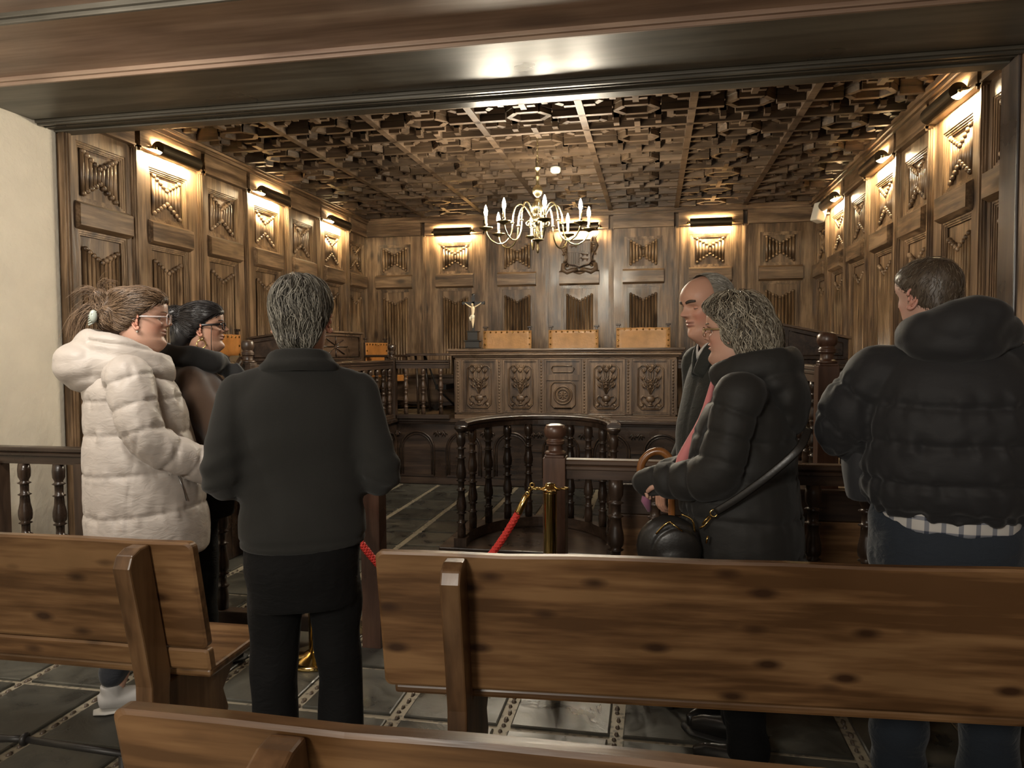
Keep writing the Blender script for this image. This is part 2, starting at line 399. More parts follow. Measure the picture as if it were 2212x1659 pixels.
panel_run(wall_left, LB[::-1], None, 'Y', XL, PI/2)     # faces +x
wb = MB(); wb.box(XR, XR+.1, 4.1, YW, -.1, 3.6); wall_right = wb.build('wall_right', WV); wall_right['kind'] = 'structure'
RB = [4.40, 5.07, 5.95, 6.69, 7.57, 8.36, 9.24, 9.97]
panel_run(wall_right, RB, None, 'Y', XR, -PI/2)         # faces -x
# white plastered wall of the public side, with a rounded arris
wb = MB(); pts = [(XL-.3, -2.5), (XL-.3, 4.50), (XL-.03, 4.50)]+[(XL-.03+.03*math.sin(a), 4.47+.03*math.cos(a)) for a in [PI/2*k/5 for k in range(1, 6)]]+[(XL, -2.5)]
wb.prism(pts, -.1, 3.1, 'Z'); o = wb.build('wall_left_plaster', PLAST); o['kind'] = 'structure'
# ---- ceiling: coffered artesonado
ce = MB(); ce.box(XL-.1, XR+.1, YF-.3, YW+.1, CZ, CZ+.1)
ceiling = ce.build('ceiling', CWB); ceiling['kind'] = 'structure'
def ribseg(m, p, q, w=.046, d=.135, z=CZ):
    """stepped moulding rib between two plan points"""
    p = Vector((*p, 0)); q = Vector((*q, 0)); t = (q-p).normalized(); n = Vector((-t.y, t.x, 0))
    for (ww, dd) in ((w*1.9, d*.30), (w*1.45, d*.62), (w*1.0, d)):
        e = t*(.0 if dd < d*.99 else 0)
        a = [p-e+n*ww/2, q+e+n*ww/2, q+e-n*ww/2, p-e-n*ww/2]
        vs = [(v.x, v.y, z-dd) for v in a]+[(v.x, v.y, z) for v in a]
        m.raw(vs, ((0,3,2,1), (4,5,6,7), (0,1,5,4), (1,2,6,5), (2,3,7,6), (3,0,4,7)), False)
CXW, CYW = .85, .77
cm = MB()
ribseg(cm, (0, 0), (0, CYW), w=.056)                    # main rib running away
ribseg(cm, (0, 0), (CXW, 0))
ribseg(cm, (0, CYW/2), (.235, CYW/2)); ribseg(cm, (CXW-.235, CYW/2), (CXW, CYW/2))
mx_, my_ = CXW/2, CYW/2
hexp = [(mx_-.165, my_), (mx_-.09, my_+.10), (mx_+.09, my_+.10), (mx_+.165, my_), (mx_+.09, my_-.10), (mx_-.09, my_-.10)]
for i in range(6): ribseg(cm, hexp[i], hexp[(i+1) % 6], w=.042, d=.115)
ribseg(cm, (mx_, 0), (mx_, .15)); ribseg(cm, (mx_, CYW-.15), (mx_, CYW))
ribseg(cm, (mx_-.085, .15), (mx_+.085, .15), d=.11); ribseg(cm, (mx_-.085, CYW-.15), (mx_+.085, CYW-.15), d=.11)
for (sx, sy) in ((1, 1), (-1, 1), (1, -1), (-1, -1)):
    bx = mx_-sx*mx_; by = my_-sy*my_
    ribseg(cm, (bx+sx*.0, by+sy*.19), (bx+sx*.12, by+sy*.19), d=.12); ribseg(cm, (bx+sx*.12, by+sy*.19), (bx+sx*.17, by+sy*.13), d=.11)
    ribseg(cm, (bx+sx*.255, by+sy*.0), (bx+sx*.255, by+sy*.10), d=.12)
COFF = cm.mesh('coffer', CWX)
for i in range(-5, 4):
    for j in range(-1, 7):
        x = .29+CXW*i; y = 4.72+CYW*j
        x1 = x+CXW; 
        if x < XL-.30 or x > XR-.2 or y < 3.9: continue
        link('coffer', COFF, ceiling, (x, y, 0))
# cornice round the ceiling
m = MB()
for (d, z) in ((.10, 3.37), (.16, 3.41), (.20, 3.46)):
    m.box(XL, XL+d, YF, YW, z, 3.5); m.box(XR-d, XR, YF, YW, z, 3.5); m.box(XL, XR, YW-d, YW, z, 3.5)
m.build('cornice', CWX, ceiling)
# ---- great beam and boarded soffit over the public
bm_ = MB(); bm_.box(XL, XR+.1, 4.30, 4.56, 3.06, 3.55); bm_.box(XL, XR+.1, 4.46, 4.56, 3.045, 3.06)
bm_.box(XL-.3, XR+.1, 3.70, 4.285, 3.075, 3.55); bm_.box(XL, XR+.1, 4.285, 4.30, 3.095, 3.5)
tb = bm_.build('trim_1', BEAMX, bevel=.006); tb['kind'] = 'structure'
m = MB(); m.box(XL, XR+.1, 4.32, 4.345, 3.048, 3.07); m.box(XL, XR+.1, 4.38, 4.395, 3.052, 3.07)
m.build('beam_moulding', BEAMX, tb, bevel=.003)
sf = struct('ceiling_public')
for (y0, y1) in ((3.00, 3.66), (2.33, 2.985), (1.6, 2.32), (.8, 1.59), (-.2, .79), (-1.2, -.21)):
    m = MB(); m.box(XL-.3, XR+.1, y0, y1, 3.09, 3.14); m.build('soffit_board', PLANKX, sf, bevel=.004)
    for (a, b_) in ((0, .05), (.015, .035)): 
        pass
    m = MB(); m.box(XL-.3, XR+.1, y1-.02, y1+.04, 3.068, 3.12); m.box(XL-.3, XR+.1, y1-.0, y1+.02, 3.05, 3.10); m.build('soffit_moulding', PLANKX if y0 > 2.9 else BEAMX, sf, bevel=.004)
# ---- right: pillar and the panelled door
m = MB(); m.box(1.885, XR, 4.36, 4.56, 0, 3.06); o = m.build('trim_2', DWZ, bevel=.008); o['kind'] = 'structure'
m = MB(); m.box(1.90, 1.95, 4.22, 4.36, 0, 3.06); m.box(1.95, 2.3, -2.5, 4.36, -.1, 3.1); w_ = m.build('wall_right_public', WV); w_['kind'] = 'structure'
door = struct('door_1', (1.95, 3.77, 0)); door.rotation_euler.z = -PI/2
R = wall_panel(.86, False, 0)
dp = link('door_leaf', R['frame'], door); 
for part, nm in (('moulding', 'panel_moulding'), ('mid_rail', 'mid_rail'), ('upper', 'linenfold'), ('lower', 'linenfold')): link(nm, R[part], dp)
m = MB()
for s in (1, -1):
    m.tube([(-.40, -.04, 2.02+s*.0), (-.395, -.045, 2.02+s*.05), (-.37, -.045, 2.02+s*.09), (-.385, -.045, 2.02+s*.13), (-.40, -.045, 2.02+s*.19)], .006, 6)
m.box(-.415, -.405, -.06, -.03, 1.85, 2.2)
m.build('hinge', IRON, dp)
# ---- raised dais round three sides
def arcade(parent, L_, H, name='front_board', plain_=False):
    """dark front of the dais with arched panels, facing -Y, local x 0..L"""
    m = MB(); m.box(0, L_, 0, .05, 0, H); o = m.build(name, DWX, parent)
    n = max(1, round(L_/.52)); w = L_/n
    pr = MB()
    for i in range(n):
        c = w*(i+.5); r = w*.36; zc = H-.11-r
        arc = [(c+r*math.cos(a), -.012, zc+r*math.sin(a)) for a in [PI*k/14 for k in range(15)]]
        pr.tube([(c+r, -.012, .10)]+arc+[(c-r, -.012, .10)], .011, 6)
        r2 = r*.86; arc = [(c+r2*math.cos(a), -.006, zc+r2*math.sin(a)) for a in [PI*k/14 for k in range(15)]]
        pr.tube([(c+r2, -.006, .10)]+arc+[(c-r2, -.006, .10)], .007, 6)
        pr.box(c+r+.012, c+w-r-.012, -.014, .01, zc-.012, zc+.012) if i < n-1 else None
        pr.box(c-r-.0, c+r, -.02, .01, .085, .105)
        # carved spandrel leaves
        for sx in (1, -1):
            x = c+sx*w*.43; z = H-.10
            for a in (-.9, -.3, .3, .9): pr.tube([(x, -.008, z), (x+.04*math.sin(a), -.016, z-.045*math.cos(a)), (x+.05*math.sin(a*1.4), -.006, z-.075*math.cos(a))], [.003, .010, .002], 5)
    pr.box(0, L_, -.016, .01, 0, .075)
    pr.build('carved_arches', DWX, parent)
dz = .745
dais = struct('floor_dais')
m = MB(); m.box(XL, -2.93, 4.95, YW, 0, dz-.03); m.box(.93, XR, 4.25, YW, 0, dz-.03); m.box(-2.93, .93, 8.05, YW, 0, dz-.03)
m.build('dais_core', DWX, dais)
DECK = wood('dais_boards', (.16, .11, .062), (.25, .18, .105), (.34, .26, .16), axis='Y', rough=.35, knots=.3, bump=.15)
y_ = 0
for (x0, x1, y0, y1) in ((XL, -2.93, 4.95, 8.05), (.93, XR, 4.25, 8.05), (XL, XR, 8.05, YW)):
    n = int((x1-x0)/.16); 
    for i in range(n):
        a = x0+(x1-x0)*i/n; b_ = x0+(x1-x0)*(i+1)/n
        m = MB(); m.box(a+.002, b_-.002, y0, y1, dz-.03, dz); m.build('deck_board', DECK, dais)
m = MB(); m.box(-2.96, .96, 7.96, 8.06, dz-.035, dz+.005); m.box(-2.96, -2.86, 4.92, 8.0, dz-.035, dz+.005); m.box(.86, .96, 4.22, 8.0, dz-.035, dz+.005)
m.box(-2.93, .93, 7.985, 8.02, dz-.06, dz-.035)
m.build('dais_nosing', DWX, dais, bevel=.008)
e = struct('trim_3', (-2.93, 8.0, 0)); arcade(e, 3.86, dz-.035)
e = struct('trim_4', (-2.90, 4.95, 0)); e.rotation_euler.z = PI/2; arcade(e, 3.05, dz-.035)
e = struct('trim_5', (.90, 8.0, 0)); e.rotation_euler.z = -PI/2; arcade(e, 3.75, dz-.035)
# steps of the wings
for (x0, x1, y0) in ((XL+.12, -3.02, 4.95),):
    st = thing('steps', 'dark wooden steps climbing to the left wing of the platform', 'steps', ((x0+x1)/2, y0-.42, 0))
    for k in range(3):
        m = MB(); hh = dz*(3-k)/4+0; w = (x1-x0)/2
        m.box(-w, w, .42-.14*(k+1), .42-.14*k-.002, 0, dz*(3-k)/4); m.build('step', DWX, st, bevel=.006)
# ================================================================ FURNITURE
BAL = [(1.0,.80),(.95,.92),(.90,.88),(.872,.60),(.862,.62),(.852,1.0),(.842,.62),(.80,.60),(.775,.62),(.766,1.0),(.756,.66),(.70,.74),(.645,.97),(.61,1.0),(.58,.92),(.562,.62),(.552,1.0),(.542,.62),(.50,.60),(.475,.62),(.466,1.0),(.456,.66),
       (.40,.74),(.34,.97),(.31,1.0),(.28,.92),(.262,.62),(.252,1.0),(.242,.62),(.20,.60),(.175,.62),(.166,1.0),(.150,.72),(.10,.84),(.0,.80)]
def baluster(r, h, seg=10):
    m = MB(); m.lathe([(r*a, h*t) for t, a in BAL[::-1]], seg=seg); return m
def knob_post(m, w, zsq, ztop, rb):
    """square shaft to zsq, then rings and a flattened ball"""
    h = ztop-zsq
    m.box(-w/2, w/2, -w/2, w/2, 0, zsq-.012); m.box(-w*.44, w*.44, -w*.44, w*.44, zsq-.012, zsq)
    p = [(w*.46, 0), (w*.50, .04), (w*.46, .09), (w*.33, .13), (w*.31, .30), (w*.40, .34), (w*.43, .37), (w*.40, .40), (w*.44, .44), (w*.40, .47), (w*.36, .50), (rb*.70, .54), (rb*.93, .62), (rb, .74), (rb*.96, .86), (rb*.80, .95), (rb*.45, .995), (rb*.05, 1.0)]
    m.lathe([(r, zsq+h*t) for r, t in p], seg=20)
def rail_profile(m, L_, zt, w=.075, th=.095):
    """moulded handrail along local x"""
    h = w/2
    pts = [(-h*.55, zt-th), (h*.55, zt-th), (h*.55, zt-th*.55), (h*.85, zt-th*.50), (h*.85, zt-th*.36), (h*.70, zt-th*.32), (h, zt-th*.22), (h, zt-.006), (h-.006, zt), (-h+.006, zt), (-h, zt-.006), (-h, zt-th*.22), (-h*.70, zt-th*.32), (-h*.85, zt-th*.36), (-h*.85, zt-th*.50), (-h*.55, zt-th*.55)]
    m.prism(pts, 0, L_, 'X')
BALM = {}
def balustrade(name, label, cat, loc, rotz, L_, zt, zb, r, n, woodx, woodz, posts=(), foot=.08, ball=.052, group=None, floorz=0, bal_x=None, pz=None):
    t = thing(name, label, cat, loc, rotz, group)
    m = MB(); rail_profile(m, L_, zt); m.build('handrail', woodx, t, bevel=0)
    m = MB(); m.box(0, L_, -.035, .035, zb, zb+foot); m.build('bottom_rail', woodx, t, bevel=.005)
    h = zt-.095-(zb+foot); key = (round(r, 4), round(h, 3), woodz.name)
    if key not in BALM: BALM[key] = baluster(r, h).mesh('baluster', woodz)
    xs = bal_x or [L_*(i+.5)/n for i in range(n)]
    for x in xs: link('baluster', BALM[key], t, (x, 0, zb+foot))
    for (x, w, zs, ztp) in posts:
        m = MB(); knob_post(m, w, zs-floorz, ztp-floorz, ball); m.build('newel_post', pz or woodz, t, loc=(x, 0, floorz), bevel=.003)
    return t
# public barrier, left and right of the gap
balustrade('barrier', 'dark turned barrier against the white plaster wall at the left', 'railing', (-4.02, 3.5, 0), 0, 2.66, .985, .055, .036, 12, DWX, DWZ,
           posts=(), bal_x=[.18, .34, .54, .765, 1.13, 1.36, 1.58, 1.76, 1.99, 2.2, 2.42])
bl = bpy.data.objects['barrier']
m = MB(); m.box(-.05, .05, -.045, .045, 0, .90); pm = m.mesh('post', DWZ)
for x in (.37-.02, .95): link('post', pm, bl, (x, 0, 0))
m = MB(); knob_post(m, .10, 1.0, 1.15, .054); m.build('newel_post', REDW, bl, loc=(2.62, 0, 0), bevel=.003)
br = balustrade('barrier', 'red-brown barrier with a ball-topped newel post right of the gap', 'railing', (-.464, 3.5, 0), 0, 2.40, .985, .055, .040, 10, REDX, DWZ,
           posts=((0, .108, 1.005, 1.153),), bal_x=[.29, .475, .72, .95, 1.18, 1.41, 1.64, 1.87, 2.1, 2.32], ball=.056, pz=REDW)
# pews of the court side, seen through the barrier
def bench_inner(label, loc, L_):
    t = thing('bench', label, 'bench', loc, 0)
    m = MB(); m.box(0, L_, 0, .03, .64, .80); m.build('top_rail', DWX, t, bevel=.006)
    m = MB(); m.box(0, L_, .005, .025, .38, .637); m.build('back_board', PEWX, t, bevel=.004)
    m = MB(); m.box(0, L_, .03, .42, .42, .45); m.build('seat', PEWX, t, bevel=.008)
    m = MB(); m.box(0, .04, .02, .40, 0, .418); e = m.mesh('leg', PEWZ)
    for x in (.05, L_/2, L_-.1): link('leg', e, t, (x, 0, 0))
    return t
bench_inner('bench with a dark top rail behind the right barrier', (-.20, 3.88, 0), 2.0)
m = MB(); m.box(-.09, .09, -.07, .07, 0, .09); m.box(-.10, .10, -.08, .08, .08, .10)
tag(m.build('foot_block', plain('pale_grey_block', (.20, .19, .16), rough=.6), bevel=.006, loc=(-.10, 4.45, 0)), 'small pale grey block on the floor behind the right barrier', 'block')

# ---- rope stanchions
def stanchion(label, loc):
    t = thing('stanchion', label, 'stanchion', loc)
    m = MB(); m.lathe([(.15, 0), (.15, .012), (.13, .022), (.06, .032), (.040, .045)], seg=28); m.build('base', BRASSB, t)
    m = MB(); m.lathe([(.034, .045), (.034, .885), (.036, .890), (.036, .895)], seg=24); m.build('post', BRASSB, t)
    m = MB(); m.lathe([(.036, .895), (.030, .905), (.060, .908), (.062, .914), (.030, .918), (.028, .930), (.018, .937), (.0, .938)], seg=24)
    for k in range(4):
        a = PI/2*k+.2; m.torus((.074*math.cos(a), .074*math.sin(a), .912), .020, .005, 14, 6)
    m.build('crown', BRASSB, t); return t
stanchion('brass rope post in front of the right newel post', (-.455, 3.25, 0)).scale = (.88, .88, .97)
stanchion('brass rope post behind the man in the dark fleece', (-1.62, 3.28, 0))
p0 = Vector((-.540, 3.262, .868)); p1 = Vector((-1.545, 3.265, .895)); pts = []
for i in range(33):
    s = i/32; q = p0.lerp(p1, s); q.z = .895-.60*(1-(abs(2*s-1))**2.1)*.86; pts.append(q)
t = thing('barrier_rope', 'red braided rope slung between the two brass posts', 'rope', tuple(p0))
ROPE = bpy.data.materials.new('red_braid'); ROPE.use_nodes = True; N, L = nodes_of(ROPE); b = N['Principled BSDF']
b.inputs['Base Color'].default_value = (.58, .035, .025, 1); b.inputs['Roughness'].default_value = .65
m = MB(); rp = [tuple(p-p0) for p in pts[2:-2]]
m.tube(rp, .0150, 10)
# braid: two sets of helical strands
def along(P, s):
    f = s*(len(P)-1); i = min(int(f), len(P)-2); return Vector(P[i]).lerp(Vector(P[i+1]), f-i)
for sg in (1, -1):
    for k in range(4):
        hp = []
        for i in range(161):
            s = i/160; c = along(rp, s); T = (along(rp, min(1, s+.01))-along(rp, max(0, s-.01))).normalized()
            A = T.cross(Vector((0, 1, 0))).normalized(); B = T.cross(A); a = sg*2*PI*s*22+k*PI/2
            hp.append(c+A*.0145*math.cos(a)+B*.0145*math.sin(a))
        m.tube(hp, .0042, 4)
m.build('rope', ROPE, t)
m = MB()
for e0, e1 in ((pts[0], pts[2]), (pts[-1], pts[-3])):
    a = e0-p0; b_ = e1-p0; m.tube([a.lerp(b_, .35), a.lerp(b_, .40), a.lerp(b_, 1.0), a.lerp(b_, 1.06)], [.006, .016, .017, .017], 12)
    for s in (0, .12, .24, .34): m.torus(a.lerp(b_, s), .010, .003, 10, 5, Matrix.Rotation(s*9, 3, 'Z') @ Matrix.Rotation(PI/2, 3, 'X'))
    m.build('brass_end', BRASSB, t); m = MB()

# ---- witness stand: curved balustrade on a low platform
ws = thing('witness_stand', 'round-railed witness stand on a low dark wooden platform', 'witness stand', (-.79, 4.93, 0))
m = MB(); m.box(-.66, .66, -.04, .80, .0, .115); m.box(-.68, .68, -.06, .82, .115, .14); m.build('platform', DWX, ws, bevel=.006)
m = MB(); m.box(-.62, .62, -.06, .80, .1402, .142)
def ell(a, rx=.53, ry=.68, y0=.02): return (-rx*math.cos(a), y0+ry*math.sin(a))
def curved(m, prof, z, rx, ry, n=36):
    vs = []; fs = []; k = len(prof)
    for i in range(n+1):
        a = PI*i/n; x, y = ell(a, rx, ry); nx, ny = -math.cos(a)/rx, math.sin(a)/ry; l = math.hypot(nx, ny); nx /= l; ny /= l
        for (d, h) in prof: vs.append((x+nx*d, y+ny*d, z+h))
    for i in range(n):
        for j in range(k): q = (j+1) % k; fs.append((i*k+j, i*k+q, (i+1)*k+q, (i+1)*k+j))
    fs.append(tuple(range(k))[::-1]); fs.append(tuple(n*k+j for j in range(k))); m.raw(vs, fs, False)
m = MB(); curved(m, [(-.045, 0), (-.045, .020), (-.030, .026), (-.022, .036), (.022, .036), (.030, .026), (.045, .020), (.045, 0), (.028, -.012), (.028, -.045), (-.028, -.045), (-.028, -.012)], .985, .53, .68)
m.build('handrail', DWX, ws)
m = MB(); curved(m, [(-.03, 0), (-.03, .075), (.03, .075), (.03, 0)], .142, .53, .68); m.build('bottom_rail', DWX, ws)
bm1 = baluster(.036, .722).mesh('baluster', DWZ)
for i in range(11):
    a = PI*(i)/10
    if i in (0, 10): continue
    x, y = ell(a); link('baluster', bm1, ws, (x, y, .218))
m = MB()
m.lathe([(.036*a, .04+.76*t) for t, a in BAL[::-1]], seg=12); m.box(-.045, .045, -.045, .045, 0, .06); m.lathe([(.022, .80), (.034, .81), (.046, .825), (.046, .84), (.03, .845)], seg=14)
e = m.mesh('end_post', DWZ)
for a in (0, PI): x, y = ell(a); link('end_post', e, ws, (x, y-.015, .142))

# ---- wing and front balustrades on the dais (rail top 1.41)
KW = dict(zt=1.415, zb=.75, r=.030, foot=.05, floorz=.75)
balustrade('platform_railing', 'dark balustrade along the left wing of the platform', 'railing', (-2.93, 4.92, 0), PI/2, 3.02, n=16, woodx=DWX, woodz=DWZ,
           posts=((0, .105, 1.43, 1.60), (3.02, .095, 1.43, 1.60)), ball=.047, **KW)
balustrade('platform_railing', 'short dark balustrade between the left corner post and the carved bench', 'railing', (-2.87, 7.94, 0), 0, .62, n=3, woodx=DWX, woodz=DWZ, **KW)
balustrade('platform_railing', 'dark balustrade along the right wing of the platform', 'railing', (.92, 7.90, 0), -PI/2, 3.70, n=18, woodx=DWX, woodz=DWZ,
           posts=((3.70, .108, 1.43, 1.60), (0, .095, 1.43, 1.60)), ball=.054, pz=REDW, **KW)
balustrade('platform_railing', 'short dark balustrade between the carved bench and the right corner', 'railing', (.26, 7.94, 0), 0, .60, n=3, woodx=DWX, woodz=DWZ, **KW)
# rail across the front of the right wing, behind the big newel
balustrade('platform_railing', 'dark balustrade across the head of the right wing beside the right wall', 'railing', (1.02, 4.62, 0), 0, .95, n=5, woodx=DWX, woodz=DWZ, **KW)
# stair rail of the left wing
t = thing('stair_rail', 'sloping moulded handrail of the left steps with a round knob post', 'railing', (-2.95, 4.33, 0))
m = MB(); 
M = Matrix.Translation((0, .0, 1.10)) @ Matrix.Rotation(math.atan2(.36, .46), 4, 'X')
pts = [(-.035, -.05), (.035, -.05), (.035, -.03), (.028, -.02), (.028, -.01), (.037, 0), (.037, .02), (-.037, .02), (-.037, 0), (-.028, -.01), (-.028, -.02), (-.035, -.03)]
m.prism([(u, v) for u, v in pts], .0, .60, 'Y', M=M); m.build('handrail', DWX, t)
m = MB(); knob_post(m, .095, 1.10, 1.28, .045); m.build('newel_post', DWZ, t, bevel=.003)

# ---- the judges' carved bench
jb = thing('judges_bench', 'long carved wooden judges bench with five relief panels', 'bench', (-.985, 8.06, .745))
m = MB(); m.box(-1.20, 1.20, .03, .48, 0, .70); m.build('body', BENCHX, jb)
m = MB()
for (z0, z1, d, e) in ((.765, .795, .055, 1.325), (.745, .765, .04, 1.30), (.715, .742, .03, 1.285), (.695, .715, .01, 1.26), (.670, .695, -.005, 1.235)):
    m.box(-e, e, -d, .50+d*.5, z0, z1)
m.build('top', BENCHX, jb, bevel=.009)
m = MB(); m.box(-1.24, 1.24, -.02, .50, 0, .05); m.box(-1.225, 1.225, -.005, .49, .05, .07); m.build('plinth', BENCHX, jb, bevel=.006)
bw = .478
m = MB(); m.box(-.028, .028, -.012, .035, .07, .672); m.box(-.04, -.028, -.022, .035, .07, .672); m.box(.028, .04, -.022, .035, .07, .672)
for i in range(17): m.sphere((0, -.014, .095+i*.0345), (.011, .008, .014), 8, 5)
pil = m.mesh('carved_pilaster', BENCHW)
for i in range(6): link('carved_pilaster', pil, jb, (-bw*2.5+bw*i, 0, 0))
def frame(m, x0, x1, z0, z1, y, w, d):
    m.box(x0, x0+w, y-d, y, z0, z1); m.box(x1-w, x1, y-d, y, z0, z1); m.box(x0+w, x1-w, y-d, y, z0, z0+w); m.box(x0+w, x1-w, y-d, y, z1-w, z1)
def chamf(x0, x1, z0, z1, c): return [(x0+c, z0), (x1-c, z0), (x1, z0+c), (x1, z1-c), (x1-c, z1), (x0+c, z1), (x0, z1-c), (x0, z0+c)]
def flower_panel():
    m = MB(); m.box(-bw/2+.04, bw/2-.04, .012, .03, .07, .672)
    frame(m, -bw/2+.04, bw/2-.04, .075, .668, .012, .016, .018); frame(m, -bw/2+.058, bw/2-.058, .093, .650, .012, .010, .008)
    c = [(x, .004, z) for x, z in chamf(-.135, .135, .125, .605, .04)]; c += [c[0], c[1]]
    m.tube(c, .009, 6); c = [(x*.92, .006, .365+(z-.365)*.95) for x, _, z in c]; m.tube(c, .005, 5)
    # vase
    m.raw(*(lambda s: (s.v, s.f))(MB().sphere((0, .008, .235), (.050, .022, .040), 14, 8)), smooth=True)
    m.sphere((0, .008, .190), (.020, .015, .018), 10, 6); m.sphere((0, .008, .165), (.035, .014, .012), 10, 6); m.box(-.028, .028, -.006, .012, .272, .284)
    for sx in (1, -1):   # handles and curled leaves
        m.tube([(sx*.045, .004, .25), (sx*.085, -.002, .27), (sx*.105, -.002, .235), (sx*.085, -.002, .20), (sx*.06, .004, .185), (sx*.04, .004, .150)], [.006, .009, .009, .009, .007, .003], 6)
        m.sphere((sx*.095, .006, .165), (.030, .012, .018), 8, 5, Matrix.Rotation(sx*.6, 3, 'Y'))
    for k, (a, l) in enumerate(((-.75, .20), (-.45, .26), (-.18, .29), (.18, .29), (.45, .26), (.75, .20), (0, .25), (-1.1, .13), (1.1, .13))):
        e = Vector((math.sin(a)*l*.62, 0, .285+l*math.cos(a*.8))); mid = Vector((math.sin(a)*l*.28, -.006, .285+l*.5))
        m.tube([(0, .004, .28), tuple(mid), tuple(e)], [.004, .006, .004], 5)
        for s in (-1, 0, 1): m.tube([tuple(e-Vector((0, 0, .012))), tuple(e+Vector((s*.018, -.006, .022))), tuple(e+Vector((s*.030, -.002, .040)))], [.005, .009, .002], 6)
        for s in (-1, 1): 
            q = mid+Vector((s*.006, 0, 0)); m.tube([tuple(q), tuple(q+Vector((s*.022, -.006, .016))), tuple(q+Vector((s*.040, 0, .040)))], [.003, .008, .002], 5)
    for i in range(9):
        a = PI*i/8; m.sphere((.034*math.cos(a), 0, .575+.014*math.sin(a)), (.009, .008, .016), 6, 4)
    m.sphere((0, .002, .570), (.034, .012, .014), 10, 6)
    return m
fp = flower_panel().mesh('relief_panel', BENCHW)
for i in (0, 1, 3, 4): link('relief_panel', fp, jb, (-bw*2+bw*i, 0, 0))
m = MB(); m.box(-bw/2+.04, bw/2-.04, .012, .03, .07, .672); frame(m, -bw/2+.04, bw/2-.04, .075, .668, .012, .016, .018); m.box(-.19, .19, -.002, .014, .44, .50)
c = [(-.125, .004, .565), (-.105, .004, .60), (.105, .004, .60), (.125, .004, .565), (.105, .004, .53), (-.105, .004, .53)]; m.tube(c+c[:2], .008, 6)
c = [(x, .004, z) for x, z in chamf(-.135, .135, .13, .42, .04)]; m.tube(c+c[:2], .009, 6)
RX = Matrix.Rotation(PI/2, 3, 'X')
m.torus((0, .004, .275), .098, .010, 32, 6, RX); m.torus((0, .004, .275), .066, .010, 32, 6, RX); m.torus((0, .004, .275), .080, .004, 32, 5, RX)
for i in range(8):
    a = 2*PI*i/8; m.sphere((.028*math.cos(a), .006, .275+.028*math.sin(a)), (.026, .010, .010), 8, 5, Matrix.Rotation(-a, 3, 'Y'))
m.sphere((0, .0, .275), (.012, .012, .012), 8, 5); m.build('rosette_panel', BENCHW, jb)

# ---- friar chairs with studded leather
def friar_chair(name, label, loc, rotz, w=.66, lb=.60, lt=1.03, leather=LEATH, group=None, tall=1.085, nst=9):
    t = thing(name, label, 'chair', loc, rotz, group)
    h = w/2
    for sx in (-1, 1):
        m = MB(); m.box(sx*(h-.025)-.025, sx*(h-.025)+.025, -.0, .045, 0, tall-.055)
        m.box(sx*(h-.025)-.014, sx*(h-.025)+.014, .005, .04, tall-.055, tall-.02); m.box(sx*(h-.025)-.030, sx*(h-.025)+.030, -.012, .052, tall-.022, tall)
        m.build('back_post', DWZ, t, bevel=.005)
        m = MB(); m.box(sx*(h-.025)-.025, sx*(h-.025)+.025, -.50, -.45, 0, .70); m.build('leg', DWZ, t, bevel=.005)
        m = MB(); m.box(sx*(h-.025)-.04, sx*(h-.025)+.04, -.56, .02, .70, .73); m.build('armrest', DWY, t, bevel=.010)
        m = MB(); m.box(sx*(h-.025)-.015, sx*(h-.025)+.015, -.45, 0, .10, .15); m.build('stretcher', DWY, t, bevel=.004)
    m = MB(); m.box(-h+.05, h-.05, -.495, -.47, .17, .34); m.box(-h+.05, h-.05, .005, .035, .25, .32); m.build('stretcher', DWX, t, bevel=.004)
    # leather back, slightly bellied
    m = MB(); n = 10; vs = []; fs = []
    for j in range(n+1):
        for i in range(n+1):
            u = i/n; v = j/n; b_ = .020*math.sin(PI*u)*math.sin(PI*v)
            vs.append((-h+w*u, -.012+b_, lb+(lt-lb)*v))
    k = (n+1)**2
    for j in range(n+1):
        for i in range(n+1):
            u = i/n; v = j/n; b_ = .020*math.sin(PI*u)*math.sin(PI*v); vs.append((-h+w*u, -.002+b_, lb+(lt-lb)*v))
    for j in range(n):
        for i in range(n):
            a = j*(n+1)+i; fs.append((a, a+1, a+n+2, a+n+1)); fs.append((k+a, k+a+n+1, k+a+n+2, k+a+1))
    for i in range(n):
        fs += [(i, k+i, k+i+1, i+1), (n*(n+1)+i, n*(n+1)+i+1, k+n*(n+1)+i+1, k+n*(n+1)+i), (i*(n+1), (i+1)*(n+1), k+(i+1)*(n+1), k+i*(n+1)), (i*(n+1)+n, k+i*(n+1)+n, k+(i+1)*(n+1)+n, (i+1)*(n+1)+n)]
    m.raw(vs, fs, True); m.build('leather_back', leather, t)
    m = MB()
    for i in range(nst):
        x = -h+.025+(w-.05)*i/(nst-1)
        for z in (lt-.022, lb+.022): m.sphere((x, -.014, z), (.0125, .009, .0125), 8, 5)
    nv = max(3, int((lt-lb)/.075))
    for j in range(1, nv):
        for sx in (-1, 1): m.sphere((sx*(h-.025), -.014, lb+.022+(lt-lb-.044)*j/nv), (.0125, .009, .0125), 8, 5)
    tag(m.build('brass_studs', BRASSB, t), kind='stuff')
    m = MB(); m.box(-h, h, -.49, 0, .455, .475); m.box(-h, h, -.505, -.49, .40, .475); m.build('leather_seat', leather, t, bevel=.008)
    return t
for x, w, lab, nst in ((-1.84, .63, 'studded tan leather chair beside the crucifix, left behind the judges bench', 9),
                  (-.99, .63, 'studded tan leather chair in the middle behind the judges bench', 9),
                  (-.125, .66, 'studded tan leather chair on the right behind the judges bench', 9)):
    friar_chair('leather_chair', lab, (x, 9.22, .745), 0, w=w, nst=nst, tall=1.085 if x < -.5 else 1.10, lt=1.03 if x < -.5 else 1.05, group='leather chairs behind the judges bench')
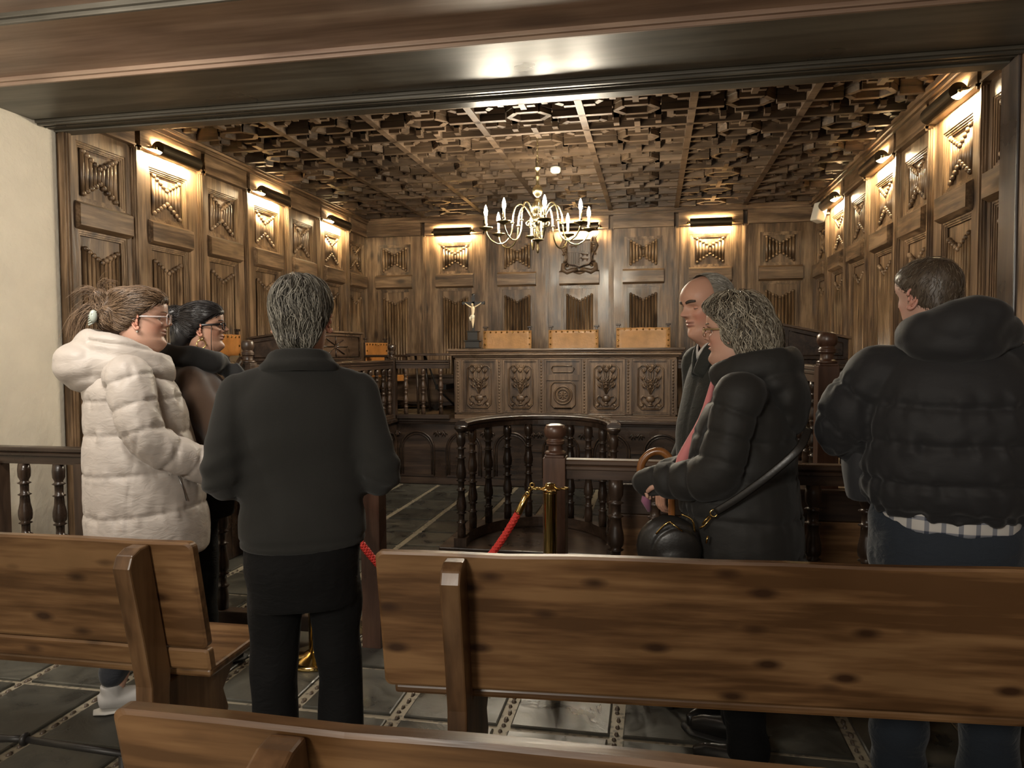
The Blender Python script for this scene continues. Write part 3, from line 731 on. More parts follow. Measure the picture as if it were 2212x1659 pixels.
friar_chair('leather_chair', 'orange leather chair with brass studs by the left wall, near the women', (-3.92, 6.20, .745), PI/2, w=.50, lb=.64, lt=.935, leather=LEATHO, tall=.99, nst=8).scale = (1, .5, 1)
friar_chair('leather_chair', 'orange leather chair at the back left corner behind the railing', (-3.42, 8.72, .745), PI/2-.25, w=.46, lb=.60, lt=.88, leather=LEATHO, tall=.94, nst=8).scale = (1, .62, 1)

# ---- sloped writing desks on the wings
def desk(label, x_high, x_low, y0, y1, sgn, zh, zl):
    t = thing('writing_desk', label, 'desk', (x_high, y0, .745)); W_ = abs(x_low-x_high); D = y1-y0; zb = 1.43-.745
    zh -= .745; zl -= .745; s = -1 if x_low < x_high else 1
    m = MB(); m.prism([(0, zb), (s*W_, zb), (s*W_, zl-.02), (0, zh-.02)], 0, D, 'Y'); m.build('box', DWY, t, bevel=.004)
    m = MB(); m.prism([(-s*.02, zh-.018), (s*(W_+.02), zl-.02), (s*(W_+.02), zl), (-s*.02, zh+.002)], -.02, D+.02, 'Y'); m.build('lid', BENCHX, t, bevel=.004)
    m = MB(); cy, cz = D/2, (zb+zh)/2-.01
    for k in range(8):
        a = PI*k/4; m.tube([(-s*.003, cy+.02*math.cos(a), cz+.02*math.sin(a)), (-s*.006, cy+.28*math.cos(a), cz+.105*math.sin(a))], .006, 5)
    c = [(-s*.003, .07, zb+.03), (-s*.003, D-.07, zb+.03), (-s*.003, D-.07, zh-.05), (-s*.003, .07, zh-.05)]; m.tube(c+c[:2], .006, 5)
    c = [(.04*s, -.003, zb+.03), (s*(W_-.04), -.003, zb+.03), (s*(W_-.04), -.003, zl-.05), (.04*s, -.003, zh-.06)]; m.tube(c+c[:2], .005, 5)
    m.build('carving', DWY, t)
    m = MB(); m.box(min(0, s*W_), max(0, s*W_), 0, D, zb-.10, zb-.002); m.build('apron', DWY, t, bevel=.004)
    for (x, y) in ((s*.05, .06), (s*(W_-.05), .06), (s*.05, D-.06), (s*(W_-.05), D-.06)):
        m = MB(); m.lathe([(.030*a, (zb-.10)*q) for q, a in BAL[::-1]], seg=10); o = m.build('leg', DWZ, t, loc=(x, y, 0))
    m = MB(); m.tube([(s*.05, .08, .50), (s*.12, .3, .38), (s*.10, D*.5, .12), (s*.12, D-.3, .38), (s*.05, D-.08, .50)], .010, 6); m.build('iron_brace', IRON, t)
    return t
desk('sloped dark writing desk with a carved star on the left wing', -3.05, -3.58, 6.05, 7.35, 1, 1.715, 1.645)
desk('sloped dark writing desk behind the round newel post on the right wing', 1.00, 1.48, 6.05, 7.20, 1, 1.715, 1.605)
t = thing('trestle_table', 'thin dark trestle table left of the carved bench', 'table', (-2.62, 8.85, .745))
m = MB(); m.box(-.36, .30, -.28, .28, .715, .745); m.build('tabletop', DWX, t, bevel=.005)
for s in (-1, 1):
    m = MB(); m.tube([(s*.24-.03, .2*s*0-.18, .715), (s*.24+.0, -.2, .35), (s*.24+.02, -.24, 0)], .016, 6); m.tube([(s*.24-.03, .18, .715), (s*.24, .2, .35), (s*.24+.02, .24, 0)], .016, 6); m.build('leg', DWZ, t)
m = MB(); m.tube([(-.2, 0, .70), (-.05, 0, .30), (.22, 0, .05)], .012, 6); m.box(-.02, .12, -.18, .18, .30, .36); m.build('brace', IRON, t)
t = thing('low_chest', 'low wooden box seat under the panelling, left of the carved bench', 'chest', (-3.0, 9.5, .745))
m = MB(); m.box(-.55, .7, -.22, .22, .10, .42); m.build('box', BENCHX, t, bevel=.006)
m = MB(); m.box(-.58, .73, -.25, .24, .42, .46); m.build('lid', BENCHX, t, bevel=.006)
m = MB(); m.prism([(-.55, .10), (-.55, 0), (-.48, 0), (-.40, .05), (-.2, .07), (.1, .05), (.15, 0), (.2, 0), (.25, .05), (.5, .07), (.63, 0), (.7, 0), (.7, .10)], -.21, .2, 'Y'); m.build('base', DWX, t)
t = thing('trestle_table', 'thin dark trestle table right of the carved bench', 'table', (.72, 8.95, .745))
m = MB(); m.box(-.30, .30, -.28, .28, .70, .73); m.build('tabletop', DWX, t, bevel=.005)
for s in (-1, 1):
    m = MB(); m.tube([(s*.22, -.18, .70), (s*.24, -.24, 0)], .016, 6); m.tube([(s*.22, .18, .70), (s*.24, .24, 0)], .016, 6); m.build('leg', DWZ, t)

# ---- crucifix on the bench
t = thing('crucifix', 'black crucifix with a pale carved figure on the judges bench', 'crucifix', (-2.055, 8.28, 1.54))
m = MB(); m.box(-.10, .10, -.07, .07, 0, .012); m.box(-.085, .085, -.06, .06, .012, .085); m.box(-.10, .10, -.07, .07, .085, .098); m.box(-.06, .06, -.045, .045, .098, .195); m.box(-.068, .068, -.05, .05, .195, .208)
m.build('base', BLACKL, t, bevel=.004)
m = MB(); m.box(-.015, .015, .0, .014, .208, .62); m.box(-.125, .125, .0, .014, .515, .545); m.sphere((0, .007, .625), (.022, .008, .016), 8, 6)
for s in (-1, 1): m.sphere((s*.128, .007, .53), (.014, .008, .022), 8, 6)
m.box(-.022, .022, -.003, .0, .565, .60); m.build('cross', BLACKL, t)
m = MB()
m.tube([(0, -.012, .495), (.002, -.016, .47), (.003, -.018, .43), (-.002, -.018, .40), (.0, -.020, .375)], [(.010), (.024, .013), (.020, .012), (.015, .011), (.021, .013)], 12)
m.sphere((-.004, -.022, .512), (.013, .014, .017), 12, 8)
for s in (-1, 1): m.tube([(s*.018, -.014, .480), (s*.05, -.010, .498), (s*.082, -.006, .520), (s*.098, -.004, .532)], [.009, .007, .0055, .004], 8)
m.tube([(.010, -.018, .37), (.012, -.030, .33), (.004, -.020, .285), (.001, -.016, .245)], [.012, .010, .008, .005], 8)
m.tube([(-.008, -.018, .37), (-.006, -.030, .33), (-.002, -.022, .285), (.0, -.018, .240)], [.012, .010, .008, .006], 8)
m.build('figure', IVORY, t)
m = MB(); m.tube([(0, -.018, .392), (0, -.022, .37), (-.003, -.024, .345)], [(.022, .016), (.025, .018), (.020, .016)], 12); m.tube([(-.022, -.018, .385), (-.034, -.016, .36), (-.030, -.016, .325)], [.006, .012, .006], 8)
m.build('loincloth', plain('off_white_paint', (.66, .60, .46), rough=.6), t)

# ---- carved coat of arms on the back wall
t = thing('coat_of_arms', 'carved wooden coat of arms under the lamp on the back wall', 'carving', (-.985, 9.945, 2.80))
m = MB(); sh = [(-.155, .20), (.155, .20), (.155, -.09), (.13, -.125), (.06, -.135), (0, -.165), (-.06, -.135), (-.13, -.125), (-.155, -.09)]
m.prism(sh, -.05, .0, 'Y'); m.build('shield', BENCHW, t)
m = MB(); c = [(x, -.052, z) for x, z in sh]; m.tube(c+c[:2], .008, 6)
m.box(-.15, .15, -.062, -.045, .035, .052); m.box(-.15, .15, -.060, -.045, .165, .18)
for i in range(5): m.box(.012+i*.029, .024+i*.029, -.060, -.045, .055, .165)
for i in range(5): m.box(-.145+i*.029, -.132+i*.029, -.060, -.045, -.115, .03)
for i in range(7): m.sphere((0, -.055, .02-i*.024), (.006, .006, .009), 6, 4)
for zc, xc, s in ((-.005, .075, 1), (-.065, .075, 1), (.11, -.075, 1)):    # three walking beasts
    m.tube([(xc+.045, -.056, zc+.006), (xc, -.062, zc+.010), (xc-.035, -.060, zc+.012)], [.007, .010, .010], 7); m.sphere((xc-.048, -.062, zc+.022), (.012, .008, .010), 7, 5)
    for lx in (-.03, -.015, .03, .045): m.tube([(xc+lx, -.058, zc+.004), (xc+lx-.006, -.06, zc-.022)], [.005, .003], 5)
    m.tube([(xc+.045, -.056, zc+.008), (xc+.062, -.058, zc+.022), (xc+.052, -.058, zc+.035)], [.004, .004, .002], 5)
m.build('charges', BENCHW, t)
m = MB()
for s in (-1, 1):
    m.tube([(s*.16, -.03, .26), (s*.20, -.045, .21), (s*.235, -.045, .12), (s*.20, -.045, .045), (s*.165, -.04, .06)], [.008, .024, .028, .022, .010], 8)
    for k in range(4): m.tube([(s*.17, -.055, .17-.027*k), (s*.20, -.075, .155-.027*k), (s*.225, -.055, .17-.027*k)], .007, 5)
    for k in range(3): m.tube([(s*(.165+.02*k), -.05, .18), (s*(.18+.022*k), -.06, .23), (s*(.21+.025*k), -.04, .275)], [.006, .011, .004], 6)
    m.tube([(s*.225, -.04, .005), (s*.19, -.05, .03), (s*.165, -.05, -.02), (s*.175, -.05, -.075), (s*.215, -.04, -.085)], [.012, .016, .017, .014, .008], 8)
    m.tube([(s*.165, -.03, -.10), (s*.215, -.045, -.125), (s*.222, -.05, -.19), (s*.16, -.05, -.225), (s*.09, -.05, -.20), (s*.02, -.05, -.19)], [.012, .030, .034, .034, .030, .026], 9)
m.tube([(-.08, -.03, -.23), (0, -.045, -.24), (.08, -.03, -.23)], [.010, .020, .010], 8); m.box(-.165, .165, -.02, 0, .20, .25)
m.build('scrollwork', BENCHW, t)

# ---- picture lamps over every other panel
def lamp_proto():
    t = thing('picture_lamp', '', 'lamp')
    m = MB(); n = 16; r = .058; vs = []; fs = []; hl = .26
    for x in (-hl, hl):
        for rr in (r, r-.004):
            for i in range(n+1):
                a = D2R(65)+D2R(215)*i/n; vs.append((x, -.145-rr*math.sin(a-PI/2)*1.0+0, rr*math.cos(a-PI/2)*1.0))
    k = n+1
    for i in range(n):
        fs += [(i, i+1, 2*k+i+1, 2*k+i), (k+i, 3*k+i, 3*k+i+1, k+i+1)]
    fs += [(0, 2*k, 3*k, k), (n, k+n, 3*k+n, 2*k+n)]
    for i in range(n): fs += [(i, k+i, k+i+1, i+1), (2*k+i, 2*k+i+1, 3*k+i+1, 3*k+i)]
    m.raw(vs, fs, False)
    for x in (-hl, hl): m.prism([(-.145+r*.97*math.cos(a), r*.97*math.sin(a)) for a in [PI*.10+PI*1.12*i/10 for i in range(11)]], x-.002, x+.002, 'X')
    m.build('shade', DBRASS, t)
    m = MB(); m.tube([(-.24, -.150, -.010), (.24, -.150, -.010)], .013, 10); m.build('tube', TUBEM, t)
    for s in (-1, 1):
        m = MB()
        m.tube([(s*.285, -.145, .0), (s*.30, -.12, .0), (s*.31, -.06, 0)], .010, 8); m.lathe([(.022, 0), (.022, .01), (.012, .02)], (0, 0, 0), 12, Matrix.Translation((s*.31, -.072, 0)) @ Matrix.Rotation(PI/2, 4, 'X'))
        m.tube([(s*.255, -.145, 0), (s*.30, -.145, 0)], .016, 8); m.build('bracket', BRASS, t)
    return t
lp = lamp_proto(); used = False
LAMPS = [(-4.10+.0, (LB[1]+LB[2])/2, PI/2, 'brass picture lamp nearest to us on the left panelled wall'), (-4.10, (LB[3]+LB[4])/2, PI/2, 'brass picture lamp in the middle of the left panelled wall'),
         (-4.10, (LB[5]+LB[6])/2, PI/2, 'brass picture lamp farthest back on the left panelled wall'),
         (-2.73, YW, 0, 'brass picture lamp above the panel behind the crucifix'), (-.985, YW, 0, 'brass picture lamp above the carved coat of arms'), (.725, YW, 0, 'brass picture lamp above the bald man on the back wall'),
         (XR, (RB[1]+RB[2])/2, -PI/2, 'brass picture lamp nearest to the pillar on the right wall'), (XR, (RB[3]+RB[4])/2, -PI/2, 'brass picture lamp in the middle of the right panelled wall'),
         (XR, (RB[5]+RB[6])/2, -PI/2, 'brass picture lamp beside the white wall speaker')]
for i, (x, y, r, lab) in enumerate(LAMPS):
    o = lp if i == 0 else copy_tree(lp)
    o.location = (x, y, 3.115+.05); o.rotation_euler.z = r; tag(o, lab, 'lamp', 'picture lamps on the panelled walls')

# ---- chandelier
ch = thing('chandelier', 'brass chandelier with candle bulbs hanging from the coffered ceiling', 'chandelier', (-1.0, 6.40, 0))
m = MB()
m.lathe([(.004, 2.365), (.010, 2.375), (.014, 2.40), (.010, 2.43), (.012, 2.462), (.022, 2.468), (.050, 2.480), (.052, 2.486), (.020, 2.495), (.014, 2.51), (.020, 2.525), (.016, 2.54), (.014, 2.60), (.018, 2.615), (.040, 2.625), (.046, 2.635), (.046, 2.675), (.034, 2.685), (.020, 2.692), (.024, 2.70), (.018, 2.705),
         (.030, 2.715), (.047, 2.735), (.054, 2.762), (.050, 2.79), (.034, 2.812), (.020, 2.822), (.026, 2.828), (.015, 2.84), (.014, 2.855), (.028, 2.868), (.044, 2.89), (.048, 2.91), (.042, 2.935), (.026, 2.953), (.013, 2.962), (.017, 2.97), (.011, 2.98), (.015, 3.01), (.024, 3.03), (.024, 3.037), (.012, 3.045), (.012, 3.075), (.020, 3.095), (.032, 3.105), (.032, 3.112), (.008, 3.118), (.004, 3.13)], seg=24)
m.build('body', BRASS, ch)
m = MB()
for k in range(9): m.torus((0, 0, 3.145+k*.026), .011, .003, 12, 6, Matrix.Rotation(PI/2*(k % 2), 3, 'Z') @ Matrix.Rotation(PI/2, 3, 'X') @ Matrix.Diagonal((.8, 1.3, 1)))
m.build('chain', BRASS, ch)
m = MB(); m.lathe([(.010, 3.37), (.014, 3.385), (.040, 3.405), (.055, 3.42), (.055, 3.425)], seg=24); m.box(-.09, .09, -.09, .09, 3.42, 3.50); m.build('canopy', BRASS, ch)
RA = .455
ma = MB()
pa = [(.04, 0, 2.655), (.07, 0, 2.70), (.10, 0, 2.755), (.145, 0, 2.79), (.19, 0, 2.77), (.215, 0, 2.70), (.222, 0, 2.62), (.235, 0, 2.53), (.28, 0, 2.465), (.34, 0, 2.445), (.40, 0, 2.47), (.440, 0, 2.52), (.455, 0, 2.565)]
def smooth_path(P, n=4):
    P = [Vector(p) for p in P]; out = []
    for i in range(len(P)-1):
        a = P[max(0, i-1)]; b_ = P[i]; c = P[i+1]; d = P[min(len(P)-1, i+2)]
        for k in range(n):
            t = k/n; out.append(.5*((2*b_)+(-a+c)*t+(2*a-5*b_+4*c-d)*t*t+(-a+3*b_-3*c+d)*t**3))
    out.append(P[-1]); return out
ma.tube(smooth_path(pa), .0068, 8); ma.torus((.075, 0, 2.625), .026, .006, 16, 6, Matrix.Rotation(PI/2, 3, 'X'))
ma.sphere((.222, 0, 2.63), .014, 10, 6)
am = ma.mesh('arm', BRASS)
mp_ = MB(); mp_.lathe([(.010, 2.555), (.022, 2.562), (.055, 2.575), (.062, 2.585), (.060, 2.587), (.030, 2.580), (.014, 2.585), (.018, 2.595), (.012, 2.603), (.016, 2.612), (.012, 2.62)], (RA, 0, 0), 20)
pm = mp_.mesh('drip_pan', BRASS)
mc = MB(); mc.lathe([(.0115, 2.615), (.0115, 2.685), (.008, 2.688)], (RA, 0, 0), 12); cm_ = mc.mesh('candle', CANDLE)
mb_ = MB(); mb_.lathe([(.007, 2.686), (.013, 2.697), (.0165, 2.712), (.0160, 2.728), (.0120, 2.748), (.0055, 2.768), (.001, 2.780)], (RA, 0, 0), 12); bm2 = mb_.mesh('bulb', BULBM)
for k in range(8):
    a = -PI/2-D2R(10.9)-D2R(18)+PI/4*k+PI*0
    for nm, me in (('arm', am), ('drip_pan', pm), ('candle', cm_), ('bulb', bm2)): link(nm, me, ch, (0, 0, 0), a)
# small smoke detector, wall speaker
t = thing('smoke_detector', 'small white smoke detector on the coffered ceiling', 'smoke detector', (-.975, 7.42, 0))
m = MB(); m.lathe([(.0, 3.30), (.035, 3.302), (.052, 3.318), (.055, 3.345), (.050, 3.362)], seg=20); m.build('housing', WHITEP, t)
m = MB(); m.box(-.03, .03, -.03, .03, 3.36, 3.50); m.build('mount', CWX, t)
t = thing('wall_speaker', 'small white wall speaker beside the far lamp on the right wall', 'speaker', (1.90, 9.12, 3.10), D2R(-62))
m = MB(); m.prism([(-.06, -.11), (.06, -.11), (.06, .11), (-.06, .11)], -.07, .05, 'Y', M=Matrix.Rotation(D2R(-16), 4, 'X')); m.build('cabinet', WHITEP, t, bevel=.015)
m = MB(); m.tube([(0, .03, 0), (0, .155, 0)], .012, 8); m.build('bracket', WHITEP, t)

# ---- pews of the public
def pew(label, x0, x1, y, brackets, rot=0., group=None, z_t=.925, z_b=.50, split=None, endr=True, pivot=None):
    px = pivot if pivot is not None else x0
    t = thing('pew', label, 'pew', (px, y, 0), rot, group); a, b_ = x0-px, x1-px
    def ypl(z): return (z_t-z)*.20
    def plank(za, zb, nm, ra=.045):
        m = MB(); th = .034; n = 24; vs = []; fs = []
        # outline in (x,z) with rounded ends
        pts = []
        for (xe, s, up) in ((a, -1, 1), (b_, 1, 1), (b_, 1, -1), (a, -1, -1)): pass
        r = min(ra, (za-zb)*.3)*.45
        def arc(cx, cz, a0, a1): return [(cx+r*math.cos(t_), cz+r*math.sin(t_)) for t_ in [a0+(a1-a0)*k/5 for k in range(6)]]
        pts = arc(a+r, zb+r, PI*1.5, PI)+arc(a+r, za-r, PI, PI/2)
        k = 14
        for i in range(1, k): pts.append((a+(b_-a)*i/k, za+.0022*math.sin(i*2.3)+.0015*math.sin(i*5.1)))
        pts += arc(b_-r, za-r, PI/2, 0)+arc(b_-r, zb+r, 0, -PI/2)
        lx = []
        for (x, z) in pts: lx.append((x, z))
        nn = len(lx); e = .008
        cx, cz = (a+b_)/2, (za+zb)/2
        for (yy, ins) in ((0, e), (e*.6, 0), (th-e*.6, 0), (th, e)):
            for (x, z) in lx:
                xi = x+(ins if x < cx else -ins)*(1 if abs(x-cx) > (b_-a)/2-.05 else 0); zi = z+(ins if z < cz else -ins)
                vs.append((xi, ypl(zi)+yy, zi))
        for q in range(3):
            for i in range(nn): j = (i+1) % nn; fs.append((q*nn+i, q*nn+j, (q+1)*nn+j, (q+1)*nn+i))
        fs.append(tuple(range(nn))); fs.append(tuple(3*nn+i for i in range(nn))[::-1])
        m.raw(vs, fs, False); return m.build(nm, PEWX, t)
    if split: plank(z_t, split+.002, 'back_board'); plank(split-.002, z_b, 'back_board', .02)
    else: plank(z_t, z_b, 'back_board')
    m = MB(); m.box(a+.02, b_-.02, .115, .50, .462, .492); m.build('seat', PEWX, t, bevel=.010)
    for bx in brackets:
        bx -= px
        m = MB()
        m.prism([(-.005, z_t-.008), (-.045, z_t-.010), (-.080, z_t-.025), (-.095, z_t-.060), (-.085, z_t-.11), (-.040, .62), (-.012, .48), (-.015, 0), (.075, 0), (.075, .42), (.082, z_b)], bx-.029, bx+.029, 'X')
        m.build('bracket', PEWZ, t, bevel=.006)
        m = MB(); m.prism([(.077, 0), (.077, .459), (.46, .459), (.44, .36), (.38, .30), (.41, .22), (.37, .14), (.40, .08), (.44, 0), (.36, 0), (.34, .07), (.22, .09), (.14, .05), (.12, 0)], bx-.022, bx+.022, 'X'); m.build('leg', PEWZ, t, bevel=.006)
    return t
pew('long pine pew back on the right, beside the man in the dark fleece', -.785, 1.86, 1.965, (-.545, 1.4), rot=D2R(3.6), pivot=-.785, z_t=.93, z_b=.50)
pew('shorter pine pew back at the left, in front of the woman in white', -4.0, -1.365, 1.955, (-1.53, -3.3), rot=D2R(0.4), pivot=-1.365, z_t=.93, z_b=.50, split=.575)
pew('nearest pine pew, its worn top edge low in the picture', -.82, 1.86, .965, (-.52, 1.2), z_t=.955, z_b=.52)
# black turned rail low at the left
t = thing('iron_rail', 'low black turned rail with a ball, bottom left behind the nearest pew', 'rail', (-1.6, 1.45, 0))
m = MB()
m.tube([(-.6, 0, .56), (-.40, 0, .585), (-.25, 0, .580), (-.13, 0, .572), (-.085, 0, .574)], [.009, .009, .009, .012, .018], 10)
m.sphere((-.055, 0, .575), (.020, .027, .027), 14, 8)
for x, r in ((-.080, .024), (-.030, .024), (-.015, .017)): m.torus((x, 0, .575), r-.004, .004, 16, 6, Matrix.Rotation(PI/2, 3, 'Y'))
m.tube([(-.025, 0, .575), (.02, 0, .577), (.09, 0, .583), (.13, 0, .586)], [.018, .012, .008, .008], 10)
m.sphere((.135, 0, .586), (.010, .016, .016), 10, 6); m.tube([(.14, 0, .586), (.45, 0, .575)], .008, 8); m.build('bar', IRON, t)
m = MB(); m.tube([(.40, 0, .575), (.40, 0, .02)], .010, 8); m.lathe([(.05, 0), (.05, .01), (.015, .025)], (.40, 0, 0), 14); e = m.mesh('leg', IRON); link('leg', e, t); link('leg', e, t, (-.95, 0, 0))
# ================================================================ PEOPLE
def attr_mat(name, rough=.5, sub=0., sheen=0., spec=.4, bump=0., bs=200):
    if name in MATS: return MATS[name]
    m = bpy.data.materials.new(name); m.use_nodes = True; N, L = nodes_of(m); b = N['Principled BSDF']
    a = N.new('ShaderNodeAttribute'); a.attribute_name = 'Col'; L.new(a.outputs['Color'], b.inputs['Base Color'])
    b.inputs['Roughness'].default_value = rough; b.inputs['Sheen Weight'].default_value = sheen; b.inputs['Specular IOR Level'].default_value = spec
    if sub: b.inputs['Subsurface Weight'].default_value = sub; b.inputs['Subsurface Radius'].default_value = (.012, .005, .003); b.inputs['Subsurface Scale'].default_value = 1.
    if bump:
        tc = N.new('ShaderNodeTexCoord'); nz = N.new('ShaderNodeTexNoise'); nz.inputs['Scale'].default_value = bs; nz.inputs['Detail'].default_value = 3
        L.new(tc.outputs['Object'], nz.inputs['Vector']); bp = N.new('ShaderNodeBump'); bp.inputs['Strength'].default_value = bump; bp.inputs['Distance'].default_value = .001
        L.new(nz.outputs['Fac'], bp.inputs['Height']); L.new(bp.outputs[0], b.inputs['Normal'])
    MATS[name] = m; return m
SKIN = attr_mat('skin', rough=.48, sub=.12, bump=.3, bs=260)
HAIRM = attr_mat('hair_fibre', rough=.42, spec=.5)
def fabric(name, col, rough=.75, sheen=.15, bump=.25, bs=350, spec=.3, wb=0.):
    if name in MATS: return MATS[name]
    m = bpy.data.materials.new(name); m.use_nodes = True; N, L = nodes_of(m); b = N['Principled BSDF']
    b.inputs['Base Color'].default_value = (*col, 1); b.inputs['Roughness'].default_value = rough
    b.inputs['Sheen Weight'].default_value = sheen; b.inputs['Specular IOR Level'].default_value = spec
    tc = N.new('ShaderNodeTexCoord'); nz = N.new('ShaderNodeTexNoise'); nz.inputs['Scale'].default_value = bs; nz.inputs['Detail'].default_value = 2
    L.new(tc.outputs['Object'], nz.inputs['Vector']); bp = N.new('ShaderNodeBump'); bp.inputs['Strength'].default_value = bump; bp.inputs['Distance'].default_value = .0015
    L.new(nz.outputs['Fac'], bp.inputs['Height']); last = bp
    if wb:   # soft cloth creases
        n2 = N.new('ShaderNodeTexNoise'); n2.inputs['Scale'].default_value = 16; n2.inputs['Detail'].default_value = 3; n2.inputs['Distortion'].default_value = 1.2
        mp = N.new('ShaderNodeMapping'); mp.inputs['Scale'].default_value = (1, 1, 2.2); L.new(tc.outputs['Object'], mp.inputs['Vector']); L.new(mp.outputs[0], n2.inputs['Vector'])
        b2 = N.new('ShaderNodeBump'); b2.inputs['Strength'].default_value = wb; b2.inputs['Distance'].default_value = .012
        L.new(n2.outputs['Fac'], b2.inputs['Height']); L.new(bp.outputs[0], b2.inputs['Normal']); last = b2
    L.new(last.outputs[0], b.inputs['Normal']); MATS[name] = m; return m

def itp(tab, z):
    t = np.array(tab); return np.interp(z, t[:, 0], t[:, 1])
def sitp(tab, z):
    """smooth (monotone-ish cosine blended) interpolation"""
    t = np.array(tab, float); xs, ys = t[:, 0], t[:, 1]; z = np.clip(z, xs[0], xs[-1])
    i = np.clip(np.searchsorted(xs, z)-1, 0, len(xs)-2); h = xs[i+1]-xs[i]; u = (z-xs[i])/h
    m = np.gradient(ys, xs); return (2*u**3-3*u**2+1)*ys[i]+(u**3-2*u**2+u)*h*m[i]+(-2*u**3+3*u**2)*ys[i+1]+(u**3-u**2)*h*m[i+1]
G = lambda v, s: np.exp(-(v/s)**2)
FT = [(-.16,.060),(-.10,.045),(-.05,.040),(-.028,.046),(-.012,.064),(0,.080),(.012,.090),(.028,.092),(.042,.087),(.062,.088),(.085,.089),(.10,.087),(.118,.086),(.132,.090),(.142,.094),(.160,.0955),(.180,.091),(.198,.079),(.212,.062),(.223,.040),(.230,.004)]
BT = [(-.16,.085),(-.10,.066),(-.05,.056),(0,.060),(.04,.074),(.08,.092),(.12,.104),(.15,.106),(.18,.098),(.198,.085),(.212,.066),(.223,.042),(.230,.004)]
WT = [(-.16,.080),(-.10,.062),(-.05,.055),(-.02,.054),(0,.056),(.03,.062),(.06,.066),(.10,.0705),(.14,.0755),(.165,.0745),(.19,.066),(.208,.052),(.221,.034),(.230,.004)]
def head_mesh(skin=(.52,.31,.22), lip=(.42,.16,.13), nose=1., jaw=1., nx=96, brow=None, cheek=.10, full=0., iris=(.10,.06,.03), lid=.35, gaze=(0,1,0), eyes=True, wide=1.):
    z = np.concatenate([np.linspace(-.16, -.03, 12), np.linspace(-.024, .015, 12), np.linspace(.019, .150, 58), np.linspace(.155, .215, 18), np.array([.219,.223,.2265,.2295])])
    t = np.linspace(0, 2*PI, nx, endpoint=False); ph = t-.42*np.sin(t)
    Z, P = np.meshgrid(z, ph, indexing='ij')
    F = sitp(FT, Z); B = sitp(BT, Z); Wd = sitp(WT, Z)*wide
    Wd = Wd*(1+full*G(Z-.03, .05)); s, c = np.sin(P), np.cos(P)
    pf = itp([(-.16,2.),(-.02,2.0),(0,1.75),(.03,1.9),(.06,2.05),(.12,2.35),(.17,2.3),(.21,2.)], Z); p = np.where(c > 0, pf, 2.05)
    X = Wd*np.sign(s)*np.abs(s)**(2/p); Y = np.where(c > 0, F, B)*np.sign(c)*np.abs(c)**(2/p)
    # chin and jaw: pull the front in under the jaw line towards the sides
    fr = np.clip(c, 0, 1)**.5
    ax = np.abs(X)
    N = sitp([(.080,0),(.087,.010),(.094,.0235),(.099,.0275),(.105,.0245),(.114,.0175),(.124,.0105),(.134,.0045),(.145,.000)], Z)*((Z > .080) & (Z < .145))*nose
    wn = itp([(.08,.0125),(.097,.0125),(.11,.0095),(.13,.0075),(.145,.010)], Z)
    Y = Y+fr*(N*G(X, wn)+.007*nose*G(ax-.0125, .0065)*G(Z-.0935, .0065))
    Y = Y+fr*(-.0125*G(ax-.033, .0165)*G(Z-.1185, .0105)+.0035*G(ax-.027, .020)*G(Z-.139, .007)+.005*G(ax-.046, .016)*G(Z-.094, .016)-.004*G(ax-.030, .010)*G(Z-.075, .015))
    mw = np.clip(1-(X/.027)**2, 0, 1)**.6
    Y = Y+fr*mw*(.0062*G(Z-.0695, .0042)+.0068*G(Z-.0565, .0048)-.0045*G(Z-.0628, .0020)-.0030*G(Z-.047, .0055)) - fr*.002*G(X, .004)*G(Z-.0765, .005)
    Y = Y+fr*.004*G(X, .016)*G(Z-.018, .012)
    # soft under-chin fullness
    if full: Y = Y+fr*full*.12*G(Z+.015, .022)*G(X, .05)
    V = np.stack([X, Y, Z], -1).reshape(-1, 3); nz_ = len(z)
    col = np.tile(np.array(skin), (len(V), 1)); xx, yy, zz = V.T; af = (yy > .02)
    w = (G(np.abs(xx)-.045, .022)*G(zz-.082, .026)*cheek*6*af)[:, None]; w = np.clip(w, 0, .75); col = col*(1-w)+np.array((skin[0]*1.0, skin[1]*.74, skin[2]*.72))*w
    w = (G(xx, .012)*G(zz-.098, .010)*.35*af)[:, None]; col = col*(1-w)+np.array((skin[0], skin[1]*.75, skin[2]*.75))*w
    mwv = np.clip(1-(xx/.026)**2, 0, 1)**.5; w = (np.clip(mwv*(G(zz-.069, .0045)+G(zz-.0565, .0055)), 0, 1)*af)[:, None]*.85; col = col*(1-w)+np.array(lip)*w
    w = (G(zz-.0628, .0016)*(np.abs(xx) < .025)*af)[:, None]*.7; col = col*(1-w)+np.array(lip)*.35*w
    w = (G(np.abs(xx)-.0085, .0035)*G(zz-.0895, .0025)*(yy > .09))[:, None]*.7; col = col*(1-w)+np.array((.06, .02, .015))*w
    fs = []
    for j in range(nz_-1):
        for i in range(nx): k = (i+1) % nx; fs.append((j*nx+i, j*nx+k, (j+1)*nx+k, (j+1)*nx+i))
    fs.append(tuple((nz_-1)*nx+i for i in range(nx))); fs.append(tuple(range(nx))[::-1])
    Vs = [V]; Cs = [col]; Fs = list(fs); off = len(V)
    def add(v, f, c_):
        nonlocal off
        v = np.array(v, float); Vs.append(v); Fs.extend([tuple(i+off for i in q) for q in f]); off += len(v)
        Cs.append(np.tile(np.array(c_), (len(v), 1)) if np.ndim(c_) == 1 else np.array(c_))
